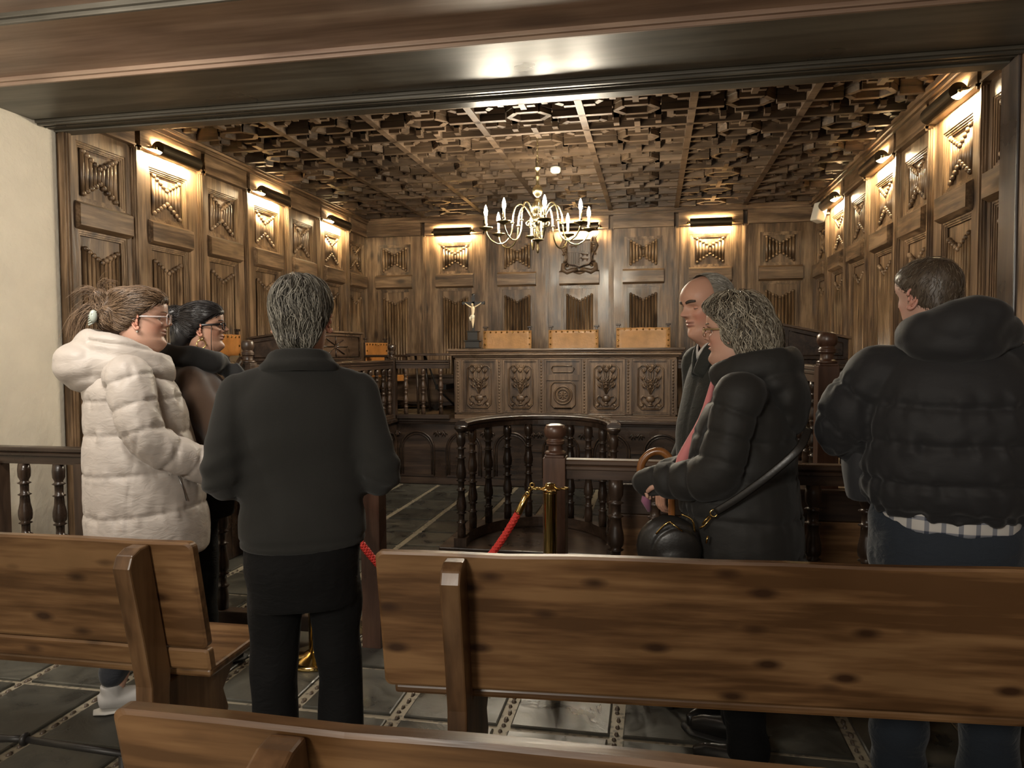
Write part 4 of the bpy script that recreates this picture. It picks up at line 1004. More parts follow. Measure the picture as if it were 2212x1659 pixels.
    # ears
    for sx in (-1, 1):
        m = MB(); M = Matrix.Translation((sx*.0775*wide, -.008, .098)) @ Matrix.Rotation(sx*D2R(-30), 4, 'Z') @ Matrix.Rotation(D2R(10), 4, 'X')
        ep = [(.012,-.028),(.002,-.030),(-.008,-.020),(-.015,.0),(-.020,.018),(-.013,.031),(.002,.034),(.013,.026),(.014,.012)]
        m.tube(smooth_path([(0, y*1.0, z_) for y, z_ in ep], 3), [.0045]*((len(ep)-1)*3+1), 8)
        m.sphere((-sx*.003, -.002, .004), (.0035, .014, .026), 10, 8); m.sphere((sx*0, .008, -.026), (.0045, .008, .008), 8, 6); m.sphere((sx*.001, .010, .001), (.0045, .004, .008), 8, 6)
        m.tube([(sx*.001, -.010, .016), (sx*.002, -.008, -.002), (sx*.001, .002, -.016)], .0030, 6)
        vv = [M @ Vector(p) for p in m.v]; add([tuple(p) for p in vv], m.f, (skin[0]*1.0, skin[1]*.80, skin[2]*.78))
    if eyes:
        g = Vector(gaze).normalized()
        for sx in (-1, 1):
            cx, cz = sx*.0325*wide, .1175; cy = float(sitp(FT, np.array([cz]))[0])*(1-(abs(cx)/(.0735*wide))**2.35)**(1/2.35)-.0125-.0060
            r = .0122; m = MB(); m.sphere((0, 0, 0), r, 20, 14); vv = np.array(m.v); d = vv/r
            ca = d @ np.array(g); cl = np.where((ca > .94)[:, None], np.array((.01, .01, .01)), np.where((ca > .86)[:, None], np.array(iris), np.array((.62, .56, .52))))
            add(vv+np.array((cx, cy, cz)), m.f, cl)
            for (up, ang) in ((1, lid), (-1, .42)):
                n = 14; k = 8; v2 = []; f2 = []
                for j in range(k+1):
                    el = ang+(1.5-ang)*j/k
                    for i in range(n+1):
                        az = -1.35+2.7*i/n; rr = r*1.09 if j else r*1.10
                        # lid opening is an arc: edge drops towards the corners
                        e2 = el*(1-.0)+0 if j else ang*math.cos(az*.95)
                        e2 = ang*math.cos(az*.95)+(1.5-ang*math.cos(az*.95))*j/k if ang > 0 else ang+(1.5-ang)*j/k
                        v2.append((cx+rr*math.sin(az)*math.cos(e2), cy+rr*math.cos(az)*math.cos(e2), cz+up*rr*math.sin(e2)))
                for j in range(k):
                    for i in range(n): a = j*(n+1)+i; f2.append((a, a+1, a+n+2, a+n+1))
                add(v2, f2, (skin[0]*.92, skin[1]*.80, skin[2]*.78))
                if up == 1:
                    e = MB(); e.tube([v2[i] for i in range(n+1)], .0008, 4); add(e.v, e.f, (.03, .02, .015))
    if brow:
        bc, bt = brow
        for sx in (-1, 1):
            P_ = []
            for i in range(9):
                u = i/8; x = sx*(.012+.040*u); zz_ = .1405+.0065*math.sin(PI*min(1, u*1.15)*.62)-.003*u
                F_ = float(sitp(FT, np.array([zz_]))[0]); y = F_*(1-min(.98, abs(x)/.0755)**2.35)**(1/2.35)+.0022; P_.append((x, y, zz_))
            e = MB(); e.tube(P_, [(bt*(.55+.45*math.sin(PI*(.15+.8*i/8))), .0016) for i in range(9)], 6, up=(0, 0, 1)); add(e.v, e.f, bc)
    return np.concatenate(Vs), Fs, np.concatenate(Cs)

def mesh_np(name, V, Fc, mat, col=None, smooth=True):
    me = bpy.data.meshes.new(name); me.from_pydata([tuple(p) for p in V], [], Fc)
    for m in (mat if isinstance(mat, (list, tuple)) else [mat]): me.materials.append(m)
    me.polygons.foreach_set('use_smooth', [smooth]*len(me.polygons))
    if col is not None:
        a = me.color_attributes.new('Col', 'FLOAT_COLOR', 'POINT'); c = np.ones((len(V), 4)); c[:, :3] = col; a.data.foreach_set('color', c.ravel())
    me.update(); return me
def remesh(mb, voxel, smooth=4, fac=.5):
    """fuse overlapping closed shapes into one continuous surface; returns (V, F, N)"""
    me = bpy.data.meshes.new('tmp'); me.from_pydata(mb.v, [], mb.f)
    bm = bmesh.new(); bm.from_mesh(me); bmesh.ops.recalc_face_normals(bm, faces=bm.faces[:]); bm.to_mesh(me); bm.free()
    o = bpy.data.objects.new('tmp', me); COL.objects.link(o)
    r = o.modifiers.new('r', 'REMESH'); r.mode = 'VOXEL'; r.voxel_size = voxel; r.use_smooth_shade = True
    if smooth: s = o.modifiers.new('s', 'SMOOTH'); s.iterations = smooth; s.factor = fac
    dg = bpy.context.evaluated_depsgraph_get(); ev = o.evaluated_get(dg); m2 = ev.to_mesh()
    n = len(m2.vertices); V = np.empty(n*3); m2.vertices.foreach_get('co', V); Nn = np.empty(n*3); m2.vertices.foreach_get('normal', Nn)
    Fc = [tuple(p.vertices) for p in m2.polygons]; ev.to_mesh_clear(); bpy.data.objects.remove(o); bpy.data.meshes.remove(me)
    return V.reshape(-1, 3), Fc, Nn.reshape(-1, 3)
def limb(m, pts, rad, n=6, seg=14, caps=True):
    """rounded tapering limb through joints"""
    P = smooth_path(pts, n) if len(pts) > 2 else [Vector(pts[0]).lerp(Vector(pts[1]), i/6) for i in range(7)]
    k = len(P); R = []
    for i in range(k):
        f = i/(k-1)*(len(rad)-1); a = min(int(f), len(rad)-2); R.append(rad[a]*(1-(f-a))+rad[a+1]*(f-a))
    m.tube(P, R, seg)
    if caps: m.sphere(P[0], R[0]*.99, seg, 8); m.sphere(P[-1], R[-1]*.99, seg, 8)
def torso(m, rows, seg=28, p=2.3):
    """rows: (z, yc, rx, ry[, xc]) bottom to top"""
    rows = [r if len(r) == 5 else (*r, 0.) for r in rows]; t = np.array(rows, float)
    zz = np.linspace(t[0, 0], t[-1, 0], 30); cols = [sitp(t[:, [0, i]], zz) for i in (1, 2, 3, 4)]
    vs = []; fs = []
    for z, yc, rx, ry, xc in zip(zz, *cols):
        for i in range(seg):
            a = 2*PI*i/seg; c, s = math.cos(a), math.sin(a)
            vs.append((xc+rx*np.sign(c)*abs(c)**(2/p), yc+ry*np.sign(s)*abs(s)**(2/p), z))
    for j in range(len(zz)-1):
        for i in range(seg): k = (i+1) % seg; fs.append((j*seg+i, j*seg+k, (j+1)*seg+k, (j+1)*seg+i))
    fs.append(tuple(range(seg))[::-1]); fs.append(tuple((len(zz)-1)*seg+i for i in range(seg))); m.raw(vs, fs, True)
class Wr:
    """sum of warped waves, cheap repeatable cloth noise"""
    def __init__(s, seed, k, aniso=(1, 1, 1), n=5):
        r = np.random.default_rng(seed); d = r.normal(size=(n, 3))*np.array(aniso); d /= np.linalg.norm(d, axis=1)[:, None]
        s.k = d*k*r.uniform(.6, 1.6, (n, 1)); s.p = r.uniform(0, 6.28, n); s.w = r.normal(size=(3, 3))*k*.45; s.q = r.uniform(0, 6.28, 3)
    def __call__(s, V):
        Wp = V+.35/np.abs(s.k).max()*6.28*.35*np.sin(V @ s.w.T+s.q)
        return np.sin(Wp @ s.k.T+s.p).mean(1)*1.6
def seg_dist(V, a, b):
    a = np.array(a, float); b = np.array(b, float); d = b-a; L2 = d @ d; t = np.clip((V-a) @ d/L2, 0, 1); return np.linalg.norm(V-(a+t[:, None]*d), axis=1), t*math.sqrt(L2)
def quilt(V, Nn, bones, crease=.010, seamd=.012, seamw=.012, puff=.010, wr=.004, seed=1, wrk=26, fine=.0015):
    """bones: (p0, p1, radius, seam positions along the bone or None)"""
    D = []; T = []
    for bb_ in bones:
        a, b, r = bb_[:3]; d, t = seg_dist(V, a, b); D.append(d/r); T.append(t)
    D = np.array(D); T = np.array(T); o = np.argsort(D, axis=0); i0 = o[0]; i1 = o[1] if len(bones) > 1 else o[0]; ar = np.arange(len(V))
    d0 = D[i0, ar]; d1 = D[i1, ar]; t = T[i0, ar]; out = np.zeros(len(V))
    wob = Wr(seed+5, 14)(V)*.008
    prox = np.zeros(len(V))
    for bi, bb_ in enumerate(bones):
        s = bb_[3]
        mk = i0 == bi
        if s is None or not len(s): continue
        ss = np.sort(np.array(s)); tt = t+wob
        dist = np.min(np.abs(tt[:, None]-ss[None]), axis=1)
        sp = np.median(np.diff(ss)) if len(ss) > 1 else .12
        out += mk*(-seamd*G(dist, seamw)+puff*np.clip(np.sin(np.clip(dist/sp, 0, .5)*PI), 0, 1)); prox += mk*G(dist, seamw*3.5)
    grp = np.array([b_[4] if len(b_) > 4 else k for k, b_ in enumerate([(*b_,) for b_ in bones])])
    if len(bones) > 1: out -= crease*G(d1-d0, .10)*(grp[i0] != grp[i1])*np.clip((1.36-V[:, 2])/.12, .0, 1)
    # puckers run across the seams, broad folds elsewhere
    pk = Wr(seed+9, 95, (1, 1, .12))(V); out += wr*1.3*prox*pk+wr*Wr(seed, wrk, (.5, .5, 1.3))(V)+fine*Wr(seed+3, 70)(V)
    return V+Nn*out[:, None]
def hand(side=1, curl=.6):
    """left/right hand, wrist at origin, fingers along +y, palm down; returns MB"""
    m = MB(); m.sphere((0, .045, 0), (.040, .050, .016), 16, 10); m.tube([(0, -.03, 0), (0, .02, 0)], [(.026, .020), (.032, .018)], 12)
    for i, (x, l) in enumerate(((-.028, .072), (-.009, .082), (.010, .077), (.028, .060))):
        x *= side; a = 0; p = Vector((x, .082, .002)); P = [Vector((x*.8, .05, 0)), p.copy()]
        for k, f in enumerate((.45, .32, .23)):
            a += curl*(.8+.15*i*0); p = p+Vector((x*.05, math.cos(a), -math.sin(a)))*l*f; P.append(p.copy())
        m.tube(P, [.010, .0095, .0088, .0080, .0068], 10); m.sphere(P[-1], .0068, 10, 6)
    P = [Vector((-side*.022, .02, -.004)), Vector((-side*.045, .045, -.012)), Vector((-side*.052, .075, -.022)), Vector((-side*.046, .098, -.032))]
    m.tube(P, [.013, .0115, .0100, .0078], 10); m.sphere(P[-1], .0078, 10, 6); return m
def orient(d, up=(0, 0, 1)):
    y = Vector(d).normalized(); x = y.cross(Vector(up)).normalized(); z = x.cross(y); return Matrix(((x.x, y.x, z.x), (x.y, y.y, z.y), (x.z, y.z, z.z))).to_4x4()
def body_mesh(name, sk, hd, Mh, skin, parent, curl=.7):
    """one mesh: head with face, neck, trunk, arms with hands, legs"""
    V, Fc, C = hd; M = np.array(Mh); V = V @ M[:3, :3].T+M[:3, 3]
    m = MB(); torso(m, [(sk['hipz']-.08, 0, .13, .09), (sk['hipz']+.05, 0, .14, .10), (1.15, 0, .12, .09), (1.32, 0, .15, .10), (1.42, -.01, .12, .07)], 18)
    n0 = sk['neck']; m.tube([n0, Vector(n0)+(Vector(Mh.translation)-Vector(n0))*.9], [.055, .05], 14)
    for s in 'lr':
        limb(m, [sk['sh'+s], sk['el'+s], sk['wr'+s]], [.045, .038, .026], 4, 12); limb(m, [sk['hip'+s], sk['kn'+s], sk['an'+s]], [.075, .052, .038], 4, 12)
        f = Vector(sk['an'+s]); m.tube([f+Vector((0, -.04, -.03)), f+Vector((0, .06, -.04)), f+Vector((0, .14, -.055))], [.035, .035, .020], 10)
    v2, f2, _ = remesh(m, .014, 3)
    o = len(V); Vs = [V, v2]; Fs = Fc+[tuple(i+o for i in q) for q in f2]; o += len(v2)
    for s, sd in (('l', -1), ('r', 1)):
        h = hand(-sd, curl); hv, hf, _ = remesh(h, .0036, 2); w = Vector(sk['wr'+s]); d = sk.get('hd'+s) or (w-Vector(sk['el'+s]))
        R = orient(d, sk.get('up'+s, (0, 0, 1))); A = np.array(R)[:3, :3]; hv = hv @ A.T+np.array(w); Vs.append(hv); Fs += [tuple(i+o for i in q) for q in hf]; o += len(hv)
    Va = np.concatenate(Vs); Ca = np.tile(np.array(skin), (len(Va), 1)); Ca[:len(C)] = C
    ob = bpy.data.objects.new(name, mesh_np(name, Va, Fs, SKIN, Ca)); COL.objects.link(ob); ob.parent = parent; return ob
def put(name, V, Fc, mat, parent, col=None):
    o = bpy.data.objects.new(name, mesh_np(name, V, Fc, mat, col)); COL.objects.link(o); o.parent = parent; return o
def xf(V, M): A = np.array(M); return V @ A[:3, :3].T+A[:3, 3]
def strands(V, Fc, Nn, n, flow, steps, sl, r, cols, seed=1, mask=None, lift=.002, jit=.25, wave=0., taper=True, drop=None, clump=None):
    """hair strands combed over a base surface"""
    R_ = np.random.default_rng(seed); bv = BVHTree.FromPolygons([Vector(p) for p in V], Fc)
    idx = np.arange(len(V)) if mask is None else np.nonzero(mask(V))[0]
    pick = R_.choice(idx, n); vs = []; fs = []; cs = []; cols = np.array(cols)
    for s in range(n):
        p = Vector(V[pick[s]]); nn = Vector(Nn[pick[s]]); c = cols[R_.integers(len(cols))]*R_.uniform(.8, 1.2); L_ = int(steps*R_.uniform(.6, 1.1))+2
        jv = Vector(R_.normal(size=3))*jit; ph = R_.uniform(0, 6.28); lf = lift*R_.uniform(.1, 1.3); pts = []; q = p+nn*lf; free = False; pv = None
        for k in range(L_):
            pts.append((q.copy(), nn.copy())); f = flow(np.array(q))
            f = Vector(f)+jv+(nn.cross(Vector(f))*math.sin(k*.9+ph)*wave if wave else Vector((0, 0, 0)))
            if pv is not None: f = f.normalized()*.6+pv*.4
            f.normalize(); pv = f.copy(); q2 = q+f*sl
            loc, no, _, dist = bv.find_nearest(q2)
            if loc is None: break
            nn = no; q = loc+no*(lf*(1+.0*k))
        if len(pts) < 3: continue
        o = len(vs); k_ = len(pts)
        for i, (a, b_) in enumerate(pts):
            T = (pts[min(i+1, k_-1)][0]-pts[max(i-1, 0)][0]); T = T.normalized() if T.length > 1e-9 else Vector((0, 0, 1)); sd = T.cross(b_); sd = sd.normalized() if sd.length > 1e-6 else T.orthogonal()
            rr = r*(1-.75*(i/(k_-1))**2 if taper else 1); 
            vs += [a+sd*rr, a-sd*rr, a+b_*rr*.9]; cs += [c, c, c]
        for i in range(k_-1):
            for j in range(3): l = (j+1) % 3; fs.append((o+i*3+j, o+i*3+l, o+(i+1)*3+l, o+(i+1)*3+j))
    return np.array([tuple(v) for v in vs]), fs, np.array(cs)
def hair_obj(parent, Mh, mb, voxel, cols, flow, n, steps=9, sl=.012, r=.0011, mask=None, seed=1, lift=.004, jit=.2, wave=0., under=None, name='hair', smooth=3, extra=None):
    V, Fc, Nn = remesh(mb, voxel, smooth)
    V = V+Nn*(.0016*Wr(seed, 120, (1, 1, .3))(V))[:, None]
    v2, f2, c2 = strands(V, Fc, Nn, n, flow, steps, sl, r, cols, seed, mask, lift, jit, wave)
    o = len(V); C = np.tile(np.array(under if under is not None else np.array(cols).mean(0)*.6), (o, 1)); Vs = [V, v2]; Fs = Fc+[tuple(i+o for i in q) for q in f2]; Cs = [C, c2]; o += len(v2)
    if extra:
        for (v3, f3, c3) in extra: Vs.append(v3); Fs += [tuple(i+o for i in q) for q in f3]; Cs.append(c3); o += len(v3)
    return put(name, xf(np.concatenate(Vs), Mh), Fs, HAIRM, parent, np.concatenate(Cs))
def wisps(starts, cols, r=.0009, seed=2):
    """free flying locks: list of (polyline, count, spread)"""
    R_ = np.random.default_rng(seed); m = MB(); cs = []; cols = np.array(cols)
    for (pl, cnt, sp) in starts:
        for _ in range(cnt):
            o = R_.normal(size=3)*sp; e = R_.normal(size=3)*sp*1.6; P = [Vector(p)+Vector(o)*(.4+.6*i/len(pl))+Vector(e)*(i/len(pl))**1.5 for i, p in enumerate(pl)]
            P = smooth_path(P, 3); n0 = len(m.v); m.tube(P, [r*(1-.7*i/len(P)) for i in range(len(P))], 3, cap=False); cs += [cols[R_.integers(len(cols))]*R_.uniform(.8, 1.2)]*(len(m.v)-n0)
    return np.array(m.v), m.f, np.array(cs)
def scalp_mb(z0=.10, zf=.165, grow=.010, back=.045, side=.10, n=26):
    """cap of hair volume following the skull, above a hairline"""
    m = MB(); zs = np.linspace(back, .2295, n); nx = 40; vs = []; fs = []
    for z in zs:
        F, B, Wd = float(sitp(FT, np.array([z]))[0]), float(sitp(BT, np.array([z]))[0]), float(sitp(WT, np.array([z]))[0])
        for i in range(nx):
            a = 2*PI*i/nx; c, s = math.cos(a), math.sin(a)
            # hairline height by direction: front zf, side side, back back
            hl = side+(zf-side)*c**.55 if c > 0 else side+(back-side)*abs(c)**.8
            g = grow*(1 if z > hl else max(-.8, 1-(hl-z)/.012)) 
            vs.append(((Wd+g)*s, (F if c > 0 else B)*c+g*c, z+(grow*.8)*max(0, (z-.15)/.08)))
    for j in range(n-1):
        for i in range(nx): k = (i+1) % nx; fs.append((j*nx+i, j*nx+k, (j+1)*nx+k, (j+1)*nx+i))
    fs.append(tuple(range(nx))[::-1]); fs.append(tuple((n-1)*nx+i for i in range(nx))); m.raw(vs, fs, True); return m
def glasses(parent, Mh, mat, w=.026, h=.019, th=.0021, wide=1., lens=True, y=.100, tint=None, temple_h=.0030):
    m = MB()
    for sx in (-1, 1):
        P = []
        for i in range(25):
            a = 2*PI*i/24; c, s = math.cos(a), math.sin(a); P.append((sx*.0335*wide+w*np.sign(c)*abs(c)**.65, y-.0035-abs(sx*.0335+w*c)*.10, .1155+h*np.sign(s)*abs(s)**.70))
        m.tube(P, [(th, th*1.3)]*25, 8, up=(0, 1, 0))
        m.tube([(sx*(.0335*wide+w), y-.010, .124), (sx*.0735*wide, y-.018, .124), (sx*.079*wide, .05, .122), (sx*.080*wide, .0, .120), (sx*.079*wide, -.018, .105)], [(temple_h, .0013)]*5, 8, up=(0, 0, 1))
    m.tube([(-.009, y-.004, .120), (0, y-.001, .1225), (.009, y-.004, .120)], th, 8)
    V = np.array(m.v); o = put('glasses_frame', xf(V, Mh), m.f, mat, parent)
    m = MB()
    for sx in (-1, 1): m.raw([(sx*.0335*wide+w*.97*math.cos(2*PI*i/20), y-.0038-abs(sx*.0335+w*math.cos(2*PI*i/20))*.10, .1155+h*.97*math.sin(2*PI*i/20)) for i in range(20)], [tuple(range(20))], True)
    g = bpy.data.materials.get('lens_glass')
    if not g:
        g = bpy.data.materials.new('lens_glass'); g.use_nodes = True; N, L = nodes_of(g); b = N['Principled BSDF']
        mx = N.new('ShaderNodeMixShader'); tr = N.new('ShaderNodeBsdfTransparent'); gl = N.new('ShaderNodeBsdfGlossy'); gl.inputs['Roughness'].default_value = .03
        mx.inputs[0].default_value = .12; L.new(tr.outputs[0], mx.inputs[1]); L.new(gl.outputs[0], mx.inputs[2]); L.new(mx.outputs[0], N['Material Output'].inputs[0])
    put('glasses_lens', xf(np.array(m.v), Mh), m.f, g, parent)
def shoes(sk, parent, mat, solemat, name='shoe', high=.0):
    for s in 'lr':
        f = Vector(sk['an'+s]); m = MB(); z = .0
        m.tube([(f.x, f.y-.055, .048), (f.x, f.y-.01, .058), (f.x, f.y+.07, .048), (f.x, f.y+.15, .036), (f.x, f.y+.195, .032)], [(.030), (.042, .046), (.046, .038), (.044, .026), (.028, .018)], 14, up=(0, 0, 1))
        if high: m.tube([(f.x, f.y, .05), (f.x, f.y-.005, .10+high)], [.044, .046], 14)
        V, Fc, Nn = remesh(m, .007, 3); V[:, 2] = np.maximum(V[:, 2], .012); so = put(name, V, Fc, mat, parent)
        m = MB(); m.tube([(f.x, f.y-.075, .009), (f.x, f.y-.03, .009), (f.x, f.y+.10, .009), (f.x, f.y+.19, .009), (f.x, f.y+.212, .009)], [(.02, .009), (.043, .009), (.049, .009), (.043, .009), (.02, .009)], 16, up=(1, 0, 0))
        put('sole', np.array(m.v), m.f, solemat, so)
def yoke(m, sk, r0, r1, dz=0.):
    """slope of the shoulders from the neck out to the sleeve head"""
    for s, sx in (('l', -1), ('r', 1)):
        a = Vector(sk['neck'])+Vector((sx*.045, -.01, -.055+dz)); b = Vector(sk['sh'+s]); m.tube([a.lerp(b, i/6) for i in range(7)], [r0+(r1-r0)*i/6 for i in range(7)], 16); m.sphere(a, r0*.99, 14, 8)
def std(h=1.0, hipz=.92):
    d = dict(neck=(0, -.01, 1.46), shl=(-.185, -.01, 1.40), shr=(.185, -.01, 1.40), ell=(-.25, -.03, 1.12), elr=(.25, -.03, 1.12), wrl=(-.24, .10, .90), wrr=(.24, .10, .90), hipz=hipz,
         hipl=(-.09, 0, hipz-.03), hipr=(.09, 0, hipz-.03), knl=(-.10, .02, .50), knr=(.10, .02, .50), anl=(-.11, 0, .085), anr=(.11, 0, .085)); return d
def trousers(sk, parent, mat, rows, rl=(.098, .078, .066), seed=3, wr=.004, name='trousers', vox=.011, hem=.06):
    m = MB(); torso(m, rows, 24)
    for s in 'lr':
        a = Vector(sk['an'+s]); a.z = max(hem, a.z-.02); limb(m, [sk['hip'+s], sk['kn'+s], a], list(rl), 6, 18, True)
    V, Fc, Nn = remesh(m, vox, 4); V[:, 2] = np.maximum(V[:, 2], hem-.03)
    V = V+Nn*(wr*Wr(seed, 22, (.4, .4, 1.4))(V)*(1+1.2*G(V[:, 2]-.50, .10)+1.5*G(V[:, 2]-.12, .10))+.0012*Wr(seed+1, 60)(V))[:, None]
    return put(name, V, Fc, mat, parent)
def person(label, x, y, face, scale=1.03, group=None):
    """face: world direction (x, y) the person looks"""
    t = thing('person', label, 'person', (x, y, 0), math.atan2(-face[0], face[1]), group); t.scale = (scale,)*3; return t
def HM(x=0, y=.0, z=1.515, yaw=0., pitch=0., roll=0., s=1.03):
    """head placement: chin-level origin; yaw to the left is positive, pitch down is positive"""
    return Matrix.Translation((x, y, z)) @ Matrix.Translation((0, 0, .05)) @ Matrix.Rotation(D2R(yaw), 4, 'Z') @ Matrix.Rotation(D2R(-pitch), 4, 'X') @ Matrix.Rotation(D2R(roll), 4, 'Y') @ Matrix.Translation((0, 0, -.05)) @ Matrix.Scale(s, 4)
BLACKT = fabric('black_trouser_cloth', (.0055, .0055, .0058), rough=.85, sheen=.02, spec=.15, wb=.4)
SOLE = plain('white_rubber_sole', (.50, .48, .44), rough=.6); DSOLE = plain('black_rubber_sole', (.02, .02, .02), rough=.6)

# ---------------------------------------------------------------- 1  woman in the long white puffer coat
t = person('woman in a long off-white hooded puffer coat with clear-framed glasses', -2.215, 2.80, (.80, .60), 1.015)
sk = std(); sk.update(shl=(-.20, -.01, 1.385), shr=(.20, -.01, 1.385), elr=(.265, .06, 1.14), wrr=(.15, .375, .945), ell=(-.265, .06, 1.14), wrl=(-.13, .385, .945), knl=(-.10, .02, .5), knr=(.10, .02, .5), anl=(-.10, .06, .085), anr=(.12, -.10, .085))
skin = (.56, .33, .24); Mh = HM(0, .035, 1.508, yaw=-9, pitch=3, s=1.06)
body_mesh('body', sk, head_mesh(skin, lip=(.44, .19, .16), nose=1.02, full=.10, cheek=.12, brow=((.16, .09, .055), .0032), lid=.25, wide=1.03), Mh, skin, t)
WC = fabric('off_white_puffer', (.43, .385, .345), rough=.50, sheen=.1, bump=.1, bs=500, spec=.4, wb=.26)
m = MB(); torso(m, [(.64, .045, .250, .235), (.78, .045, .262, .245), (.95, .035, .250, .230), (1.10, .02, .232, .212), (1.25, .005, .225, .20), (1.36, -.015, .195, .165), (1.42, -.02, .13, .12), (1.47, -.02, .08, .08)])
for s in 'lr': limb(m, [sk['sh'+s], sk['el'+s], sk['wr'+s]], [.090, .082, .064], 6, 18)
m.sphere((0, -.02, 1.40), (.17, .12, .07), 18, 10); yoke(m, sk, .075, .090, -.01)
V, Fc, Nn = remesh(m, .0085, 7)
zs = lambda *z: np.array(z)-.64
V = quilt(V, Nn, [((0, .03, .64), (0, 0, 1.45), .235, zs(.82, .99, 1.15, 1.29, 1.39), 0), (sk['shr'], sk['elr'], .098, [.02, .13, .235], 1), (sk['elr'], sk['wrr'], .080, [.09, .19], 1), (sk['shl'], sk['ell'], .098, [.02, .13, .235], 2), (sk['ell'], sk['wrl'], .080, [.09, .19], 2)],
          crease=.011, seamd=.0045, seamw=.008, puff=.0045, wr=.0052, seed=11, wrk=15, fine=.0014)
# side seam and inside of the hem
V = V-Nn*(.009*G(V[:, 1]-.0-.03*np.sin(V[:, 2]*6), .007)*(np.abs(V[:, 0]) > .12)*(V[:, 2] < 1.18)*(np.linalg.norm(V[:, :2]-np.array((.2, .25)), axis=1) > .14))[:, None]*.45
put('coat', V, Fc, WC, t)
# hood lying on the shoulders with a raised collar
m = MB(); m.tube(smooth_path([(.045, .135, 1.465), (.105, .085, 1.49), (.135, .0, 1.53), (.125, -.09, 1.565), (.06, -.165, 1.585), (0, -.18, 1.588), (-.06, -.165, 1.585), (-.125, -.09, 1.565), (-.135, .0, 1.53), (-.105, .085, 1.49), (-.045, .135, 1.465)], 4), [(.050, .030)]*41, 14, up=(0, 0, 1))
m.tube(smooth_path([(.05, .14, 1.44), (.12, .07, 1.44), (.15, -.05, 1.46), (.10, -.15, 1.49), (0, -.19, 1.50), (-.10, -.15, 1.49), (-.15, -.05, 1.46), (-.12, .07, 1.44), (-.05, .14, 1.44)], 4), [(.060, .040)]*33, 14, up=(0, 0, 1))
m.sphere((0, -.165, 1.46), (.165, .125, .085), 18, 12); m.sphere((0, -.185, 1.50), (.15, .10, .07), 18, 12); m.sphere((0, -.13, 1.41), (.16, .12, .06), 16, 10)
V, Fc, Nn = remesh(m, .008, 16); V = V-np.array((0, 0, .040)); V = V+Nn*(.007*Wr(4, 20, (1, 1, .6))(V)-.011*G(V[:, 2]-1.515-.16*(V[:, 1]+.03)*-1, .009)*(V[:, 1] > -.16)+.0018*Wr(8, 60)(V))[:, None]
put('hood', V, Fc, WC, t)
m = MB(); m.tube([(.0, .120, 1.41), (0, .192, 1.27), (0, .256, 1.0), (0, .274, .67)], [(.008, .006)]*4, 6); m.build('zip', plain('cream_zip', (.35, .33, .29), rough=.5), t)
m = MB(); m.tube([(.232, .16, .98), (.226, .18, .92), (.222, .19, .87)], .0022, 5); m.build('pocket_zip', plain('grey_metal', (.3, .3, .3), rough=.3, metal=1), t)
hc = [(.115, .068, .036), (.17, .105, .06), (.235, .155, .095), (.075, .045, .026)]
m = scalp_mb(zf=.192, side=.115, back=.05, grow=.015)
m.sphere((0, -.105, .115), (.060, .055, .075), 16, 10); m.sphere((0, -.135, .150), (.045, .045, .060), 14, 10); m.sphere((.01, -.150, .19), (.035, .035, .035), 12, 8); m.sphere((0, -.05, .20), (.062, .075, .036), 16, 10)
def fl1(p): d = np.array((0, -.125, .12))-p; d[2] += .02; return d/(np.linalg.norm(d)+1e-6)
w = wisps([([(.01, -.12, .15), (.02, -.16, .205), (.02, -.20, .215), (.01, -.23, .19)], 60, .012), ([(0, -.13, .15), (.01, -.19, .15), (.02, -.225, .10), (.01, -.235, .03)], 120, .013), ([(-.01, -.12, .16), (0, -.15, .225), (.01, -.13, .255), (.02, -.10, .25)], 30, .012), ([(.0, -.12, .13), (.02, -.185, .12), (.02, -.215, .06), (.01, -.215, -.01)], 110, .012)], hc, r=.0012)
hair_obj(t, Mh, m, .007, hc, fl1, 2300, steps=11, sl=.011, r=.0013, seed=21, lift=.004, jit=.14, under=(.07, .042, .024), extra=[w], mask=lambda V: (V[:, 2] > .06))
glasses(t, Mh, plain('clear_pink_acetate', (.52, .44, .42), rough=.15), w=.0265, h=.0205, th=.0022, wide=1.03, y=.112)
m = MB(); P = [Mh @ Vector((.078, .0, .060))]; m.sphere(P[0], .005, 10, 8); m.build('earring', plain('pearl', (.7, .66, .58), rough=.2), t)
m = MB()
for i in range(5): m.tube([Mh @ Vector((.055-.004*i, -.150, .13-.009*i)), Mh @ Vector((.064-.004*i, -.165, .120-.009*i)), Mh @ Vector((.050, -.178, .112-.009*i))], .0035, 6)
m.sphere(Mh @ Vector((.055, -.160, .112)), (.012, .016, .026), 12, 8); m.build('hair_clip', plain('pale_green_clip', (.42, .47, .42), rough=.2), t)
trousers(sk, t, fabric('dark_jeans', (.018, .020, .026), wb=.3), [(.74, 0, .16, .13), (.86, 0, .18, .14), (.98, 0, .16, .12)], rl=(.088, .066, .062), hem=.15)
shoes(sk, t, plain('white_trainer', (.42, .40, .38), rough=.6), SOLE, high=.02)

